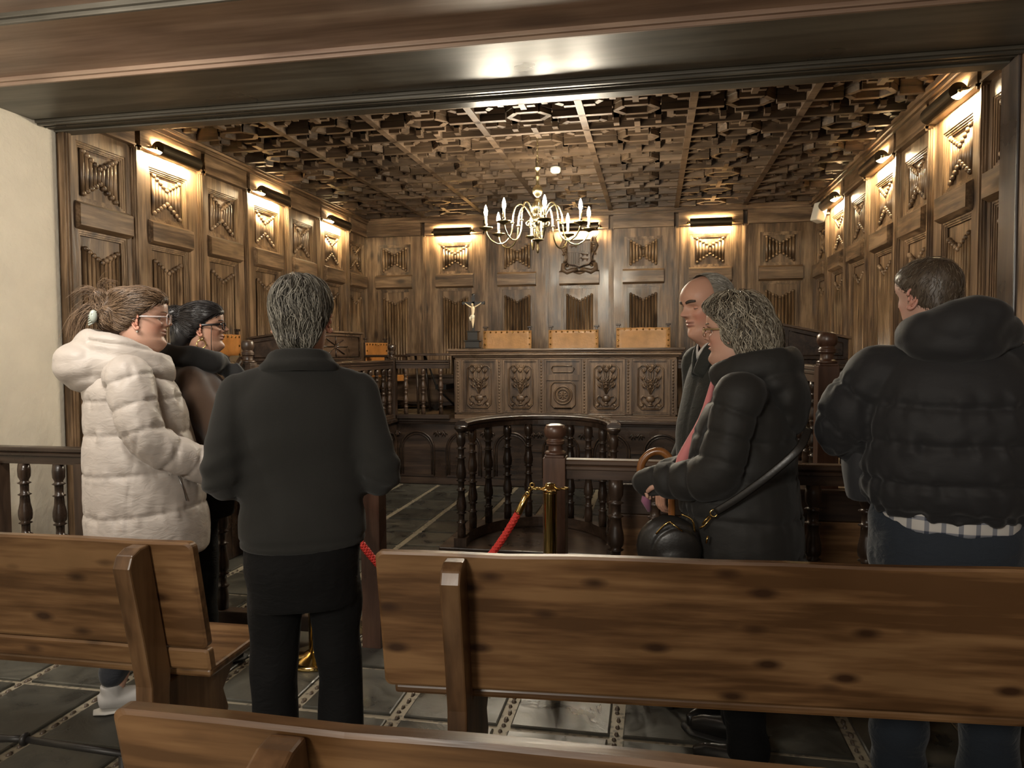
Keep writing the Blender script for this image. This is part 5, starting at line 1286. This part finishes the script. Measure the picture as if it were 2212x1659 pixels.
# ---------------------------------------------------------------- 2  dark-haired woman with the brown shawl
t = person('dark-haired woman with black glasses, gold earring and a brown shawl', -2.20, 3.21, (.84, .54), 1.01)
sk = std(); sk.update(shl=(-.155, -.01, 1.355), shr=(.155, -.01, 1.355), elr=(.21, .10, 1.12), wrr=(.06, .22, 1.08), ell=(-.21, .08, 1.12), wrl=(-.06, .22, 1.08))
skin = (.50, .29, .20); Mh = HM(0, .045, 1.500, yaw=-7, pitch=-1, s=1.0)
body_mesh('body', sk, head_mesh(skin, lip=(.46, .17, .15), nose=1.12, cheek=.08, brow=((.02, .014, .012), .0030), lid=.22, wide=.97), Mh, skin, t)
SH = fabric('brown_wool_shawl', (.072, .042, .026), rough=.9, sheen=.35, bump=.35, bs=420)
m = MB(); torso(m, [(.82, .12, .19, .17), (.95, .10, .20, .20), (1.10, .06, .215, .195), (1.25, .03, .205, .17), (1.36, 0, .19, .135), (1.43, -.01, .11, .09), (1.47, -.01, .075, .07)])
for s in 'lr': limb(m, [sk['sh'+s], sk['el'+s], sk['wr'+s]], [.072, .080, .07], 6, 16)
yoke(m, sk, .06, .072)
V, Fc, Nn = remesh(m, .011, 12); u = np.arctan2(V[:, 0], V[:, 1])
V = V+Nn*((.010*np.sin(u*9+V[:, 2]*9)*np.clip((1.40-V[:, 2])/.3, 0, 1))+.006*Wr(31, 16, (1, 1, .25))(V))[:, None]
put('shawl', V, Fc, SH, t)
m = MB(); m.tube(smooth_path([(.02, .14, 1.43), (.10, .08, 1.45), (.125, -.02, 1.47), (.08, -.11, 1.485), (0, -.13, 1.49), (-.08, -.11, 1.485), (-.125, -.02, 1.47), (-.10, .08, 1.45), (-.02, .14, 1.43)], 4), [(.055, .036)]*33, 12)
m.tube(smooth_path([(.03, .16, 1.42), (.05, .20, 1.35), (.03, .235, 1.26), (0, .24, 1.18)], 4), [(.05, .03)]*13, 10)
V, Fc, Nn = remesh(m, .009, 3); V = V+Nn*(.008*Wr(33, 34)(V))[:, None]; put('scarf', V, Fc, fabric('black_scarf', (.012, .012, .012), rough=.8, sheen=.2), t)
hc = [(.014, .012, .012), (.022, .018, .017), (.034, .028, .025)]
m = scalp_mb(zf=.182, side=.12, back=.03, grow=.012); m.sphere((0, -.125, .17), (.055, .050, .052), 16, 10); m.sphere((0, -.10, .06), (.055, .05, .10), 14, 10); m.sphere((.01, -.11, -.02), (.05, .045, .07), 14, 10)
def fl2(p): d = np.array((0, -.13, .17))-p; return d/(np.linalg.norm(d)+1e-6)
hair_obj(t, Mh, m, .008, hc, fl2, 900, steps=9, sl=.012, r=.0014, seed=22, lift=.003, jit=.12, under=(.010, .009, .009), mask=lambda V: V[:, 2] > .06)
glasses(t, Mh, plain('black_acetate', (.012, .010, .010), rough=.2), w=.026, h=.0175, th=.0030, y=.104, temple_h=.0048)
m = MB(); m.torus(Mh @ Vector((.076, .0, .030)), .020, .0028, 18, 6, Matrix.Rotation(PI/2, 3, 'Y')); m.torus(Mh @ Vector((.076, .0, .062)), .009, .0018, 14, 6, Matrix.Rotation(PI/2, 3, 'Y')); m.build('earring', BRASSB, t)
m = MB(); m.tube([Mh @ Vector((.071, .048, .118)), Mh @ Vector((.073, .046, .08)), Mh @ Vector((.074, .044, .03)), Mh @ Vector((.073, .044, -.01))], .0022, 5); m.build('glasses_cord', plain('brown_cord', (.05, .03, .02), rough=.6), t)
trousers(sk, t, BLACKT, [(.70, .02, .17, .15), (.86, .02, .19, .15), (1.0, .02, .16, .12)], rl=(.09, .07, .07), hem=.10)
shoes(sk, t, BLACKL, DSOLE, high=.10)

# ---------------------------------------------------------------- 3  man in the dark fleece, seen from behind
t = person('grey-haired man in a dark fleece and black trousers seen from behind in the aisle', -1.105, 2.16, (-.42, .905), 1.0)
sk = std(); sk.update(shl=(-.178, -.01, 1.372), shr=(.178, -.01, 1.372), ell=(-.236, -.06, 1.12), elr=(.246, -.06, 1.115), wrl=(-.20, .20, 1.10), wrr=(.20, .20, 1.10), knl=(-.095, .02, .50), knr=(.105, .02, .50), anl=(-.10, 0, .085), anr=(.115, .0, .085))
skin = (.48, .28, .20); Mh = HM(.005, .02, 1.494, yaw=-12, pitch=4, s=1.07)
body_mesh('body', sk, head_mesh(skin, nose=1.1, brow=((.12, .11, .10), .004), eyes=True, wide=1.04), Mh, skin, t)
FL = fabric('charcoal_fleece', (.024, .024, .0225), rough=.95, sheen=.10, bump=.5, bs=380, spec=.12)
m = MB(); torso(m, [(.885, .0, .200, .145), (.95, .0, .202, .148), (1.04, .0, .195, .140), (1.15, 0, .195, .135), (1.28, -.01, .205, .135), (1.36, -.012, .200, .118), (1.415, -.012, .155, .095), (1.455, -.01, .105, .078), (1.48, -.01, .075, .068)])
for s in 'lr': limb(m, [sk['sh'+s], sk['el'+s], sk['wr'+s]], [.070, .062, .050], 6, 18)
m.sphere((0, -.01, 1.385), (.185, .085, .055), 18, 10); yoke(m, sk, .058, .068, .01)
V, Fc, Nn = remesh(m, .0095, 12)
D = Wr(41, 11, (.4, .4, 1))(V)*.006+Wr(42, 26, (.6, .6, 1.2))(V)*.0028
el = np.minimum(np.linalg.norm(V-np.array(sk['ell']), axis=1), np.linalg.norm(V-np.array(sk['elr']), axis=1)); D += .007*G(el, .10)*np.sin((V[:, 2]+.4*np.abs(V[:, 0]))*90)
D += .004*np.sin((V[:, 2]*1.0+V[:, 0]*.5)*38)*G(V[:, 2]-1.0, .12)*(np.abs(V[:, 0]) < .2)
D -= .003*G(np.abs(V[:, 0])-.185+.05*np.clip((1.3-V[:, 2]), 0, 1), .014)*(V[:, 2] > 1.12)*(V[:, 1] < .03)
D -= .006*G(V[:, 2]-.915, .006)
V = V+Nn*D[:, None]; put('fleece', V, Fc, FL, t)
m = MB()
for zc, ex, rr in ((1.452, .016, .022), (1.470, .004, .016), (1.486, .0, .012)):
    m.tube(smooth_path([(.03, .075, zc-.035), (.078+ex, .035, zc-.018), (.090+ex, -.02, zc-.004), (.064+ex, -.078, zc+.010), (0, -.094-ex, zc+.014), (-.064-ex, -.078, zc+.010), (-.090-ex, -.02, zc-.004), (-.078-ex, .035, zc-.018), (-.03, .075, zc-.035)], 4), [(.020, rr)]*33, 10)
V, Fc, Nn = remesh(m, .006, 8); put('collar', V, Fc, FL, t)
trousers(sk, t, BLACKT, [(.70, .0, .165, .13), (.80, -.005, .180, .145), (.90, 0, .175, .135), (.96, 0, .16, .12)], rl=(.094, .076, .072), seed=45, wr=.005)
shoes(sk, t, BLACKL, DSOLE)
hc = [(.10, .092, .075), (.17, .158, .13), (.26, .245, .205), (.050, .045, .036), (.34, .32, .27)]
m = scalp_mb(zf=.17, side=.128, back=.012, grow=.011); m.sphere((0, -.055, .155), (.074, .062, .072), 18, 12); m.sphere((0, -.02, .205), (.058, .075, .032), 16, 10); m.sphere((0, -.062, .045), (.052, .035, .045), 14, 8)
def fl3(p): c = np.array((-.015, -.045, .22)); d = p-c; d[2] -= .05; v = d/(np.linalg.norm(d)+1e-6); return v+np.array((.30*math.sin(p[2]*60), 0, -.35))
hair_obj(t, Mh, m, .007, hc, fl3, 3000, steps=8, sl=.009, r=.0014, seed=23, lift=.006, jit=.30, wave=.35, under=(.05, .048, .040))

# ---------------------------------------------------------------- 4  grey-haired woman in the black quilted coat
t = person('grey-haired woman in a black quilted coat with a black shoulder bag', .345, 2.74, (-.95, .30), 1.0)
sk = std(); sk.update(shl=(-.19, -.0, 1.345), shr=(.19, .0, 1.345), ell=(-.225, .07, 1.09), wrl=(-.15, .285, 1.035), elr=(.215, .07, 1.09), wrr=(.12, .27, 1.04), anl=(-.10, -.02, .085), anr=(.10, .04, .085), neck=(0, -.01, 1.40))
skin = (.52, .31, .23); Mh = HM(0, .055, 1.455, yaw=0, pitch=3, s=1.03)
skb = dict(sk)
for s in 'lr': skb['wr'+s] = tuple(Vector(sk['wr'+s]).lerp(Vector(sk['el'+s]), .28)); skb['hd'+s] = Vector(sk['wr'+s])-Vector(sk['el'+s])
body_mesh('body', skb, head_mesh(skin, nose=1.0, full=.08, brow=((.15, .12, .10), .003)), Mh, skin, t)
BC = fabric('black_quilted_nylon', (.017, .0165, .0155), rough=.66, sheen=.08, bump=.1, bs=500, spec=.30, wb=.10)
m = MB(); torso(m, [(.50, .02, .235, .215), (.70, .02, .240, .215), (.90, .025, .235, .205), (1.05, .03, .220, .19), (1.20, .02, .205, .175), (1.31, .0, .175, .145), (1.38, -.01, .12, .105), (1.43, 0, .085, .085)])
for s in 'lr': limb(m, [sk['sh'+s], sk['el'+s], sk['wr'+s]], [.088, .078, .062], 6, 18)
for s in 'lr':
    w0 = Vector(sk['wr'+s]); d0 = (w0-Vector(sk['el'+s])).normalized(); limb(m, [w0, w0+d0*.075], [.062, .050], 4, 16)
m.sphere((0, 0, 1.35), (.165, .11, .06), 16, 10); yoke(m, sk, .070, .088)
V, Fc, Nn = remesh(m, .0085, 7); zs = lambda *z: np.array(z)-.50
V = quilt(V, Nn, [((0, .02, .50), (0, 0, 1.42), .215, zs(.64, .78, .92, 1.06, 1.20, 1.32), 0), (sk['shr'], sk['elr'], .092, [.05, .14, .23], 1), (sk['elr'], sk['wrr'], .078, [.08, .16, .23], 1), (sk['shl'], sk['ell'], .092, [.05, .14, .23], 2), (sk['ell'], sk['wrl'], .078, [.08, .16, .23], 2)],
          crease=.012, seamd=.005, seamw=.008, puff=.003, wr=.0045, seed=51, wrk=18, fine=.0010)
put('coat', V, Fc, BC, t)
m = MB(); m.tube(smooth_path([(.04, .12, 1.40), (.10, .07, 1.425), (.125, -.02, 1.45), (.09, -.11, 1.46), (0, -.145, 1.465), (-.09, -.11, 1.46), (-.125, -.02, 1.45), (-.10, .07, 1.425), (-.04, .12, 1.40)], 4), [(.050, .028)]*33, 14)
m.sphere((0, -.10, 1.385), (.145, .09, .065), 18, 12); m.sphere((0, -.135, 1.335), (.135, .072, .090), 18, 12); m.sphere((0, -.135, 1.275), (.110, .062, .075), 16, 10)
V, Fc, Nn = remesh(m, .008, 14); V = V+Nn*(.007*Wr(54, 20, (1, 1, .9))(V)+.002*Wr(55, 60)(V))[:, None]; put('hood', V, Fc, BC, t)
m = MB(); m.tube(smooth_path([(-.03, .125, 1.40), (-.03, .165, 1.25), (-.03, .235, 1.10), (-.02, .25, .98)], 4), [(.012, .008), (.014, .01), (.016, .012), (.018, .014), (.02, .016), (.022, .018), (.024, .02), (.026, .022), (.03, .026), (.03, .026), (.03, .026), (.03, .02), (.02, .01)], 8)
PK = fabric('pink_lining', (.62, .22, .22), rough=.8); m.build('lining', PK, t)
m = MB(); m.tube([(-.12, .34, .99), (-.12, .35, .95), (-.11, .34, .91)], [(.03, .02), (.025, .018), (.012, .008)], 8); m.build('cuff_lining', fabric('mauve_lining', (.30, .12, .20), rough=.8), t)
hc = [(.24, .21, .16), (.15, .125, .09), (.42, .38, .30), (.07, .056, .040), (.32, .285, .22)]
m = scalp_mb(zf=.20, side=.10, back=.02, grow=.022)
for a in range(9):
    an = D2R(200-25*a+0)   # side and back fall
    m.sphere((.075*math.cos(an), -.055+.058*math.sin(an)*(-1 if math.sin(an) > 0 else 1), .075), (.040, .040, .085), 12, 8)
m.sphere((0, -.065, .09), (.080, .060, .095), 16, 12); m.sphere((-.064, -.012, .120), (.028, .040, .060), 12, 8); m.sphere((.064, -.012, .120), (.028, .040, .060), 12, 8); m.sphere((0, -.01, .205), (.07, .085, .042), 16, 10); m.sphere((0, .05, .195), (.055, .04, .028), 14, 8)
def fl4(p):
    c = np.array((0, -.02, .235)); d = p-c; k = min(1., max(0., (.235-p[2])/.16)); h = d*np.array((1, 1, 0)); h = h/(np.linalg.norm(h)+1e-6)
    return h*(1-k)*1.0+np.array((0, -.15, -.25-k))+h*.15*math.sin(p[2]*70+p[0]*30)
hair_obj(t, Mh, m, .007, hc, fl4, 2300, steps=13, sl=.011, r=.0021, seed=24, lift=.010, jit=.28, wave=.8, under=(.06, .05, .036), mask=lambda V: V[:, 2] > .0)
glasses(t, Mh, plain('thin_gold_frame', (.45, .36, .2), rough=.3, metal=1), w=.024, h=.017, th=.0012, y=.106)
m = MB(); m.sphere(Mh @ Vector((-.077, .002, .062)), .0042, 8, 6); m.build('earring', plain('pearl', (.7, .66, .58)), t)
m = MB(); m.tube([(-.135, .01, 1.405), (-.145, -.03, 1.405), (-.147, -.06, 1.40)], .0025, 5); m.build('hood_zip', plain('grey_metal', (.3, .3, .3), rough=.3, metal=1), t)
trousers(sk, t, BLACKT, [(.50, 0, .17, .14), (.80, 0, .18, .14), (.95, 0, .16, .12)], rl=(.09, .075, .075), seed=57, hem=.10)
shoes(sk, t, BLACKL, DSOLE, high=.05)
MT4 = t.matrix_basis.copy()

# ---------------------------------------------------------------- 5  bald man behind her
t = person('older man with receding white hair and a dark jacket, eyes lowered', .270, 3.11, (-.90, -.42), 1.03)
sk = std(); skin = (.55, .31, .22); Mh = HM(0, .05, 1.515, yaw=4, pitch=10, s=1.04)
body_mesh('body', sk, head_mesh(skin, nose=1.15, lip=(.40, .19, .16), brow=((.05, .038, .030), .0060), lid=-.18, cheek=.13, full=.02), Mh, skin, t)
DJ = fabric('dark_green_jacket', (.016, .018, .015), rough=.7, wb=.25)
m = MB(); torso(m, [(.80, 0, .19, .14), (1.0, .01, .195, .145), (1.2, .0, .20, .14), (1.34, -.01, .195, .115), (1.42, -.012, .14, .09), (1.46, -.01, .085, .075)])
for s in 'lr': limb(m, [sk['sh'+s], sk['el'+s], sk['wr'+s]], [.078, .066, .050], 6, 16)
V, Fc, Nn = remesh(m, .012, 4); V = V+Nn*(.005*Wr(61, 16)(V)-.008*G(V[:, 0], .006)*(V[:, 1] > 0))[:, None]; put('jacket', V, Fc, DJ, t)
m = MB()
for sx in (-1, 1): m.tube(smooth_path([(sx*.02, .105, 1.36), (sx*.055, .08, 1.45), (sx*.085, .02, 1.50), (sx*.07, -.06, 1.515), (0, -.085, 1.52)], 4), [(.032, .010)]*17, 10)
m.build('collar', DJ, t)
m = MB()
for sx in (-1, 1): m.tube(smooth_path([(sx*.008, .095, 1.43), (sx*.045, .075, 1.475), (sx*.066, .02, 1.50), (sx*.05, -.05, 1.51)], 4), [(.020, .005)]*13, 8)
m.build('shirt_collar', fabric('white_shirt', (.55, .54, .52)), t)
hc = [(.42, .40, .35), (.30, .285, .245), (.52, .50, .45)]
m = MB(); 
base = scalp_mb(zf=.23, side=.085, back=.02, grow=.009)
V0 = np.array(base.v); base.v = [tuple(p) for p in V0]
def fl5(p): return np.array((0, -1., -.5))
V, Fc, Nn = remesh(base, .006, 2)
keep = (V[:, 1] < .020+.0*V[:, 2])
fk = [f for f in Fc if all(keep[i] for i in f)]
used_ = sorted({i for f in fk for i in f}); mp2 = {o: i for i, o in enumerate(used_)}; V = V[used_]; Nn = Nn[used_]; fk = [tuple(mp2[i] for i in f) for f in fk]
v2, f2, c2 = strands(V, fk, Nn, 1500, fl5, 7, .007, .0012, hc, 65, None, .003, .22, .2)
o = len(V); put('hair', xf(np.concatenate([V, v2]), Mh), fk+[tuple(i+o for i in q) for q in f2], HAIRM, t, np.concatenate([np.tile(np.array((.26, .24, .20)), (o, 1)), c2]))
trousers(sk, t, BLACKT, [(.70, .0, .165, .13), (.82, 0, .175, .14), (.96, 0, .16, .12)], seed=66); shoes(sk, t, BLACKL, DSOLE)

# ---------------------------------------------------------------- 6  big man in the black puffer jacket
t = person('big man in a black hooded puffer jacket, checked shirt tail and jeans, from behind', .985, 2.70, (.18, .98), 1.045)
sk = std(); sk.update(shl=(-.205, -.02, 1.345), shr=(.180, -.02, 1.345), ell=(-.315, .02, 1.17), wrl=(-.18, .24, 1.12), elr=(.240, .0, 1.09), wrr=(.20, .22, 1.02), hipl=(-.115, 0, .88), hipr=(.115, 0, .88), knl=(-.125, .02, .5), knr=(.125, .02, .5), anl=(-.13, 0, .085), anr=(.13, 0, .085))
skin = (.54, .33, .26); Mh = HM(-.050, .085, 1.50, yaw=42, pitch=8, s=1.04)
body_mesh('body', sk, head_mesh(skin, full=.06, brow=((.10, .07, .05), .0035)), Mh, skin, t)
BP = fabric('black_matt_puffer', (.016, .016, .0175), rough=.72, sheen=.12, bump=.1, bs=500, spec=.35, wb=.12)
m = MB(); torso(m, [(.90, -.0, .230, .19), (.98, .0, .255, .215), (1.10, 0, .258, .225), (1.22, -.005, .258, .22), (1.32, -.02, .235, .19), (1.40, -.03, .18, .14), (1.45, -.02, .11, .10)])
for s in 'lr': limb(m, [sk['sh'+s], sk['el'+s], sk['wr'+s]], [.108, .100, .075], 6, 20)
m.sphere((0, -.03, 1.36), (.21, .14, .08), 20, 12); yoke(m, sk, .085, .105, -.03)
V, Fc, Nn = remesh(m, .0090, 7); zs = lambda *z: np.array(z)-.93
V = quilt(V, Nn, [((0, 0, .93), (0, -.01, 1.42), .285, zs(.935, 1.03, 1.15, 1.27), 0), (sk['shr'], sk['elr'], .125, [.07, .20], 1), (sk['elr'], sk['wrr'], .10, [.08, .19], 1), (sk['shl'], sk['ell'], .125, [.07, .20], 2), (sk['ell'], sk['wrl'], .10, [.10, .2], 2)],
          crease=.014, seamd=.009, seamw=.011, puff=.007, wr=.007, seed=71, wrk=12, fine=.0012)
put('jacket', V, Fc, BP, t)
m = MB(); m.tube(smooth_path([(.05, .14, 1.44), (.125, .06, 1.455), (.150, -.05, 1.48), (.10, -.13, 1.50), (0, -.16, 1.51), (-.10, -.13, 1.50), (-.135, -.05, 1.48), (-.11, .06, 1.455), (-.04, .14, 1.44)], 4), [(.058, .045)]*33, 14)
m.sphere((.010, -.13, 1.51), (.122, .105, .080), 20, 12); m.sphere((.03, -.135, 1.54), (.11, .085, .062), 18, 12); m.sphere((-.005, -.10, 1.45), (.150, .12, .065), 18, 12)
V, Fc, Nn = remesh(m, .009, 14); V = V+Nn*(.009*Wr(74, 14, (1, 1, .9))(V)+.0035*Wr(75, 40, (.5, .5, 1))(V)+.0015*Wr(76, 80)(V))[:, None]; put('hood', V, Fc, BP, t)
# open front flap swinging out at the left, lining showing
m = MB(); torso(m, [(.92, .13, .05, .10, -.245), (1.02, .11, .055, .12, -.26), (1.15, .10, .05, .12, -.245), (1.25, .10, .03, .08, -.21)], 18)
V, Fc, Nn = remesh(m, .010, 4); V = V+Nn*(.005*Wr(78, 20)(V))[:, None]; put('jacket_lining', V, Fc, fabric('grey_lining', (.035, .035, .038), rough=.6), t)
SHC = bpy.data.materials.new('checked_cotton'); SHC.use_nodes = True; N, L = nodes_of(SHC); b = N['Principled BSDF']; tc = N.new('ShaderNodeTexCoord'); sp = N.new('ShaderNodeSeparateXYZ'); L.new(tc.outputs['Object'], sp.inputs[0])
acc = None
for ax, k in (('X', 22), ('Z', 22)):
    mm = N.new('ShaderNodeMath'); mm.operation = 'MULTIPLY'; mm.inputs[1].default_value = k; L.new(sp.outputs[ax], mm.inputs[0]); fr = N.new('ShaderNodeMath'); fr.operation = 'FRACT'; L.new(mm.outputs[0], fr.inputs[0])
    gt = N.new('ShaderNodeMath'); gt.operation = 'LESS_THAN'; gt.inputs[1].default_value = .28; L.new(fr.outputs[0], gt.inputs[0])
    if acc is None: acc = gt
    else: ad = N.new('ShaderNodeMath'); ad.operation = 'ADD'; L.new(acc.outputs[0], ad.inputs[0]); L.new(gt.outputs[0], ad.inputs[1]); acc = ad
cr = N.new('ShaderNodeValToRGB'); e = cr.color_ramp.elements; e[0].color = (.55, .53, .50, 1); e[1].color = (.05, .06, .09, 1); e[1].position = 1.; q = e.new(.5); q.color = (.22, .23, .26, 1)
hm = N.new('ShaderNodeMath'); hm.operation = 'MULTIPLY'; hm.inputs[1].default_value = .5; L.new(acc.outputs[0], hm.inputs[0]); L.new(hm.outputs[0], cr.inputs[0]); L.new(cr.outputs[0], b.inputs['Base Color']); b.inputs['Roughness'].default_value = .8
m = MB(); torso(m, [(.862, -.0, .205, .172), (.90, 0, .208, .176), (1.05, 0, .21, .18)], 30); V, Fc, Nn = remesh(m, .010, 3); V = V+Nn*(.003*np.sin(np.arctan2(V[:, 0], V[:, 1])*9))[:, None]; put('shirt', V, Fc, SHC, t)
JN = fabric('dark_blue_jeans', (.020, .027, .038), rough=.85, sheen=.2, bump=.4, bs=300, wb=.5)
trousers(sk, t, JN, [(.66, -.01, .195, .165), (.78, -.01, .218, .180), (.88, -.0, .220, .170), (.97, 0, .20, .15)], rl=(.122, .095, .085), seed=77, wr=.007)
shoes(sk, t, BLACKL, DSOLE)
hc = [(.085, .062, .042), (.13, .098, .068), (.055, .04, .028), (.19, .15, .11)]
m = scalp_mb(zf=.185, side=.105, back=.03, grow=.006)
def fl6(p): c = np.array((0, -.05, .20)); d = p-c; return d/(np.linalg.norm(d)+1e-6)+np.array((0, .2, -.3))
hair_obj(t, Mh, m, .006, hc, fl6, 2600, steps=3, sl=.006, r=.0009, seed=25, lift=.0035, jit=.35, under=(.07, .05, .034))

# ---------------------------------------------------------------- things they carry
t = thing('handbag', 'small round black leather handbag with gold hardware at the woman\'s hip', 'handbag', (.055, 2.54, .83))
BAGM = plain('black_bag_leather', (.014, .013, .012), rough=.36, bump=.06, bumpscale=120)
m = MB(); m.sphere((0, 0, 0), (.112, .055, .110), 24, 16); m.sphere((.01, 0, -.035), (.095, .06, .085), 20, 12); V, Fc, Nn = remesh(m, .007, 3)
V = V-Nn*(.006*G(np.linalg.norm(V[:, [0, 2]]-np.array((.03, -.01)), axis=1)-.085, .005))[:, None]; put('bag_body', V, Fc, BAGM, t)
m = MB(); m.tube(smooth_path([(-.045, -.052, .055), (-.02, -.057, .085), (.0, -.055, .10)], 4), .0028, 6); m.tube([(0, -.055, .10), (.042, -.056, .068)], .0028, 6)
m.tube(smooth_path([(.04, -.02, .118), (.075, -.02, .10), (.085, -.02, .06)], 4), .0035, 6)
m.tube([(.10, -.03, .075), (.115, -.035, .085), (.135, -.04, .115), (.128, -.04, .12), (.108, -.035, .09)], .0035, 6); m.torus((.145, -.04, .13), .012, .0032, 14, 6, Matrix.Rotation(PI/2, 3, 'X')); m.tube([(.125, -.05, .055), (.120, -.05, .03)], .0035, 6)
m.build('gold_hardware', BRASSB, t)
m = MB(); m.tube(smooth_path([(.150, -.045, .135), (.22, -.07, .19), (.32, -.10, .28), (.40, -.10, .36), (.44, -.04, .42)], 5), [(.003, .013)]*21, 8, up=(0, -1, .2)); m.build('strap', BAGM, t)
t = thing('walking_stick', 'brown wooden walking stick with a curved handle beside the black sleeve', 'walking stick', (-.045, 3.08, 0))
m = MB(); m.tube(smooth_path([(.0, 0, .955), (-.006, 0, 1.00), (.004, 0, 1.045), (.040, 0, 1.080), (.085, 0, 1.082), (.118, 0, 1.045), (.124, 0, .98), (.122, 0, .90)], 5), .0165, 12); m.sphere((.0, 0, .955), .0165, 12, 8)
CANE = wood('orange_varnished_cane', (.20, .075, .02), (.30, .12, .035), (.38, .17, .06), axis='Z', rough=.2, knots=.1, coat=.5); m.build('handle', CANE, t)
m = MB(); m.tube([(.122, 0, .90), (.122, 0, .4), (.122, 0, .02)], [.0145, .012, .009], 10); m.build('shaft', CANE, t)
m = MB(); m.lathe([(.012, 0), (.013, .03), (.010, .045)], (.122, 0, 0), 12); m.build('rubber_tip', DSOLE, t)
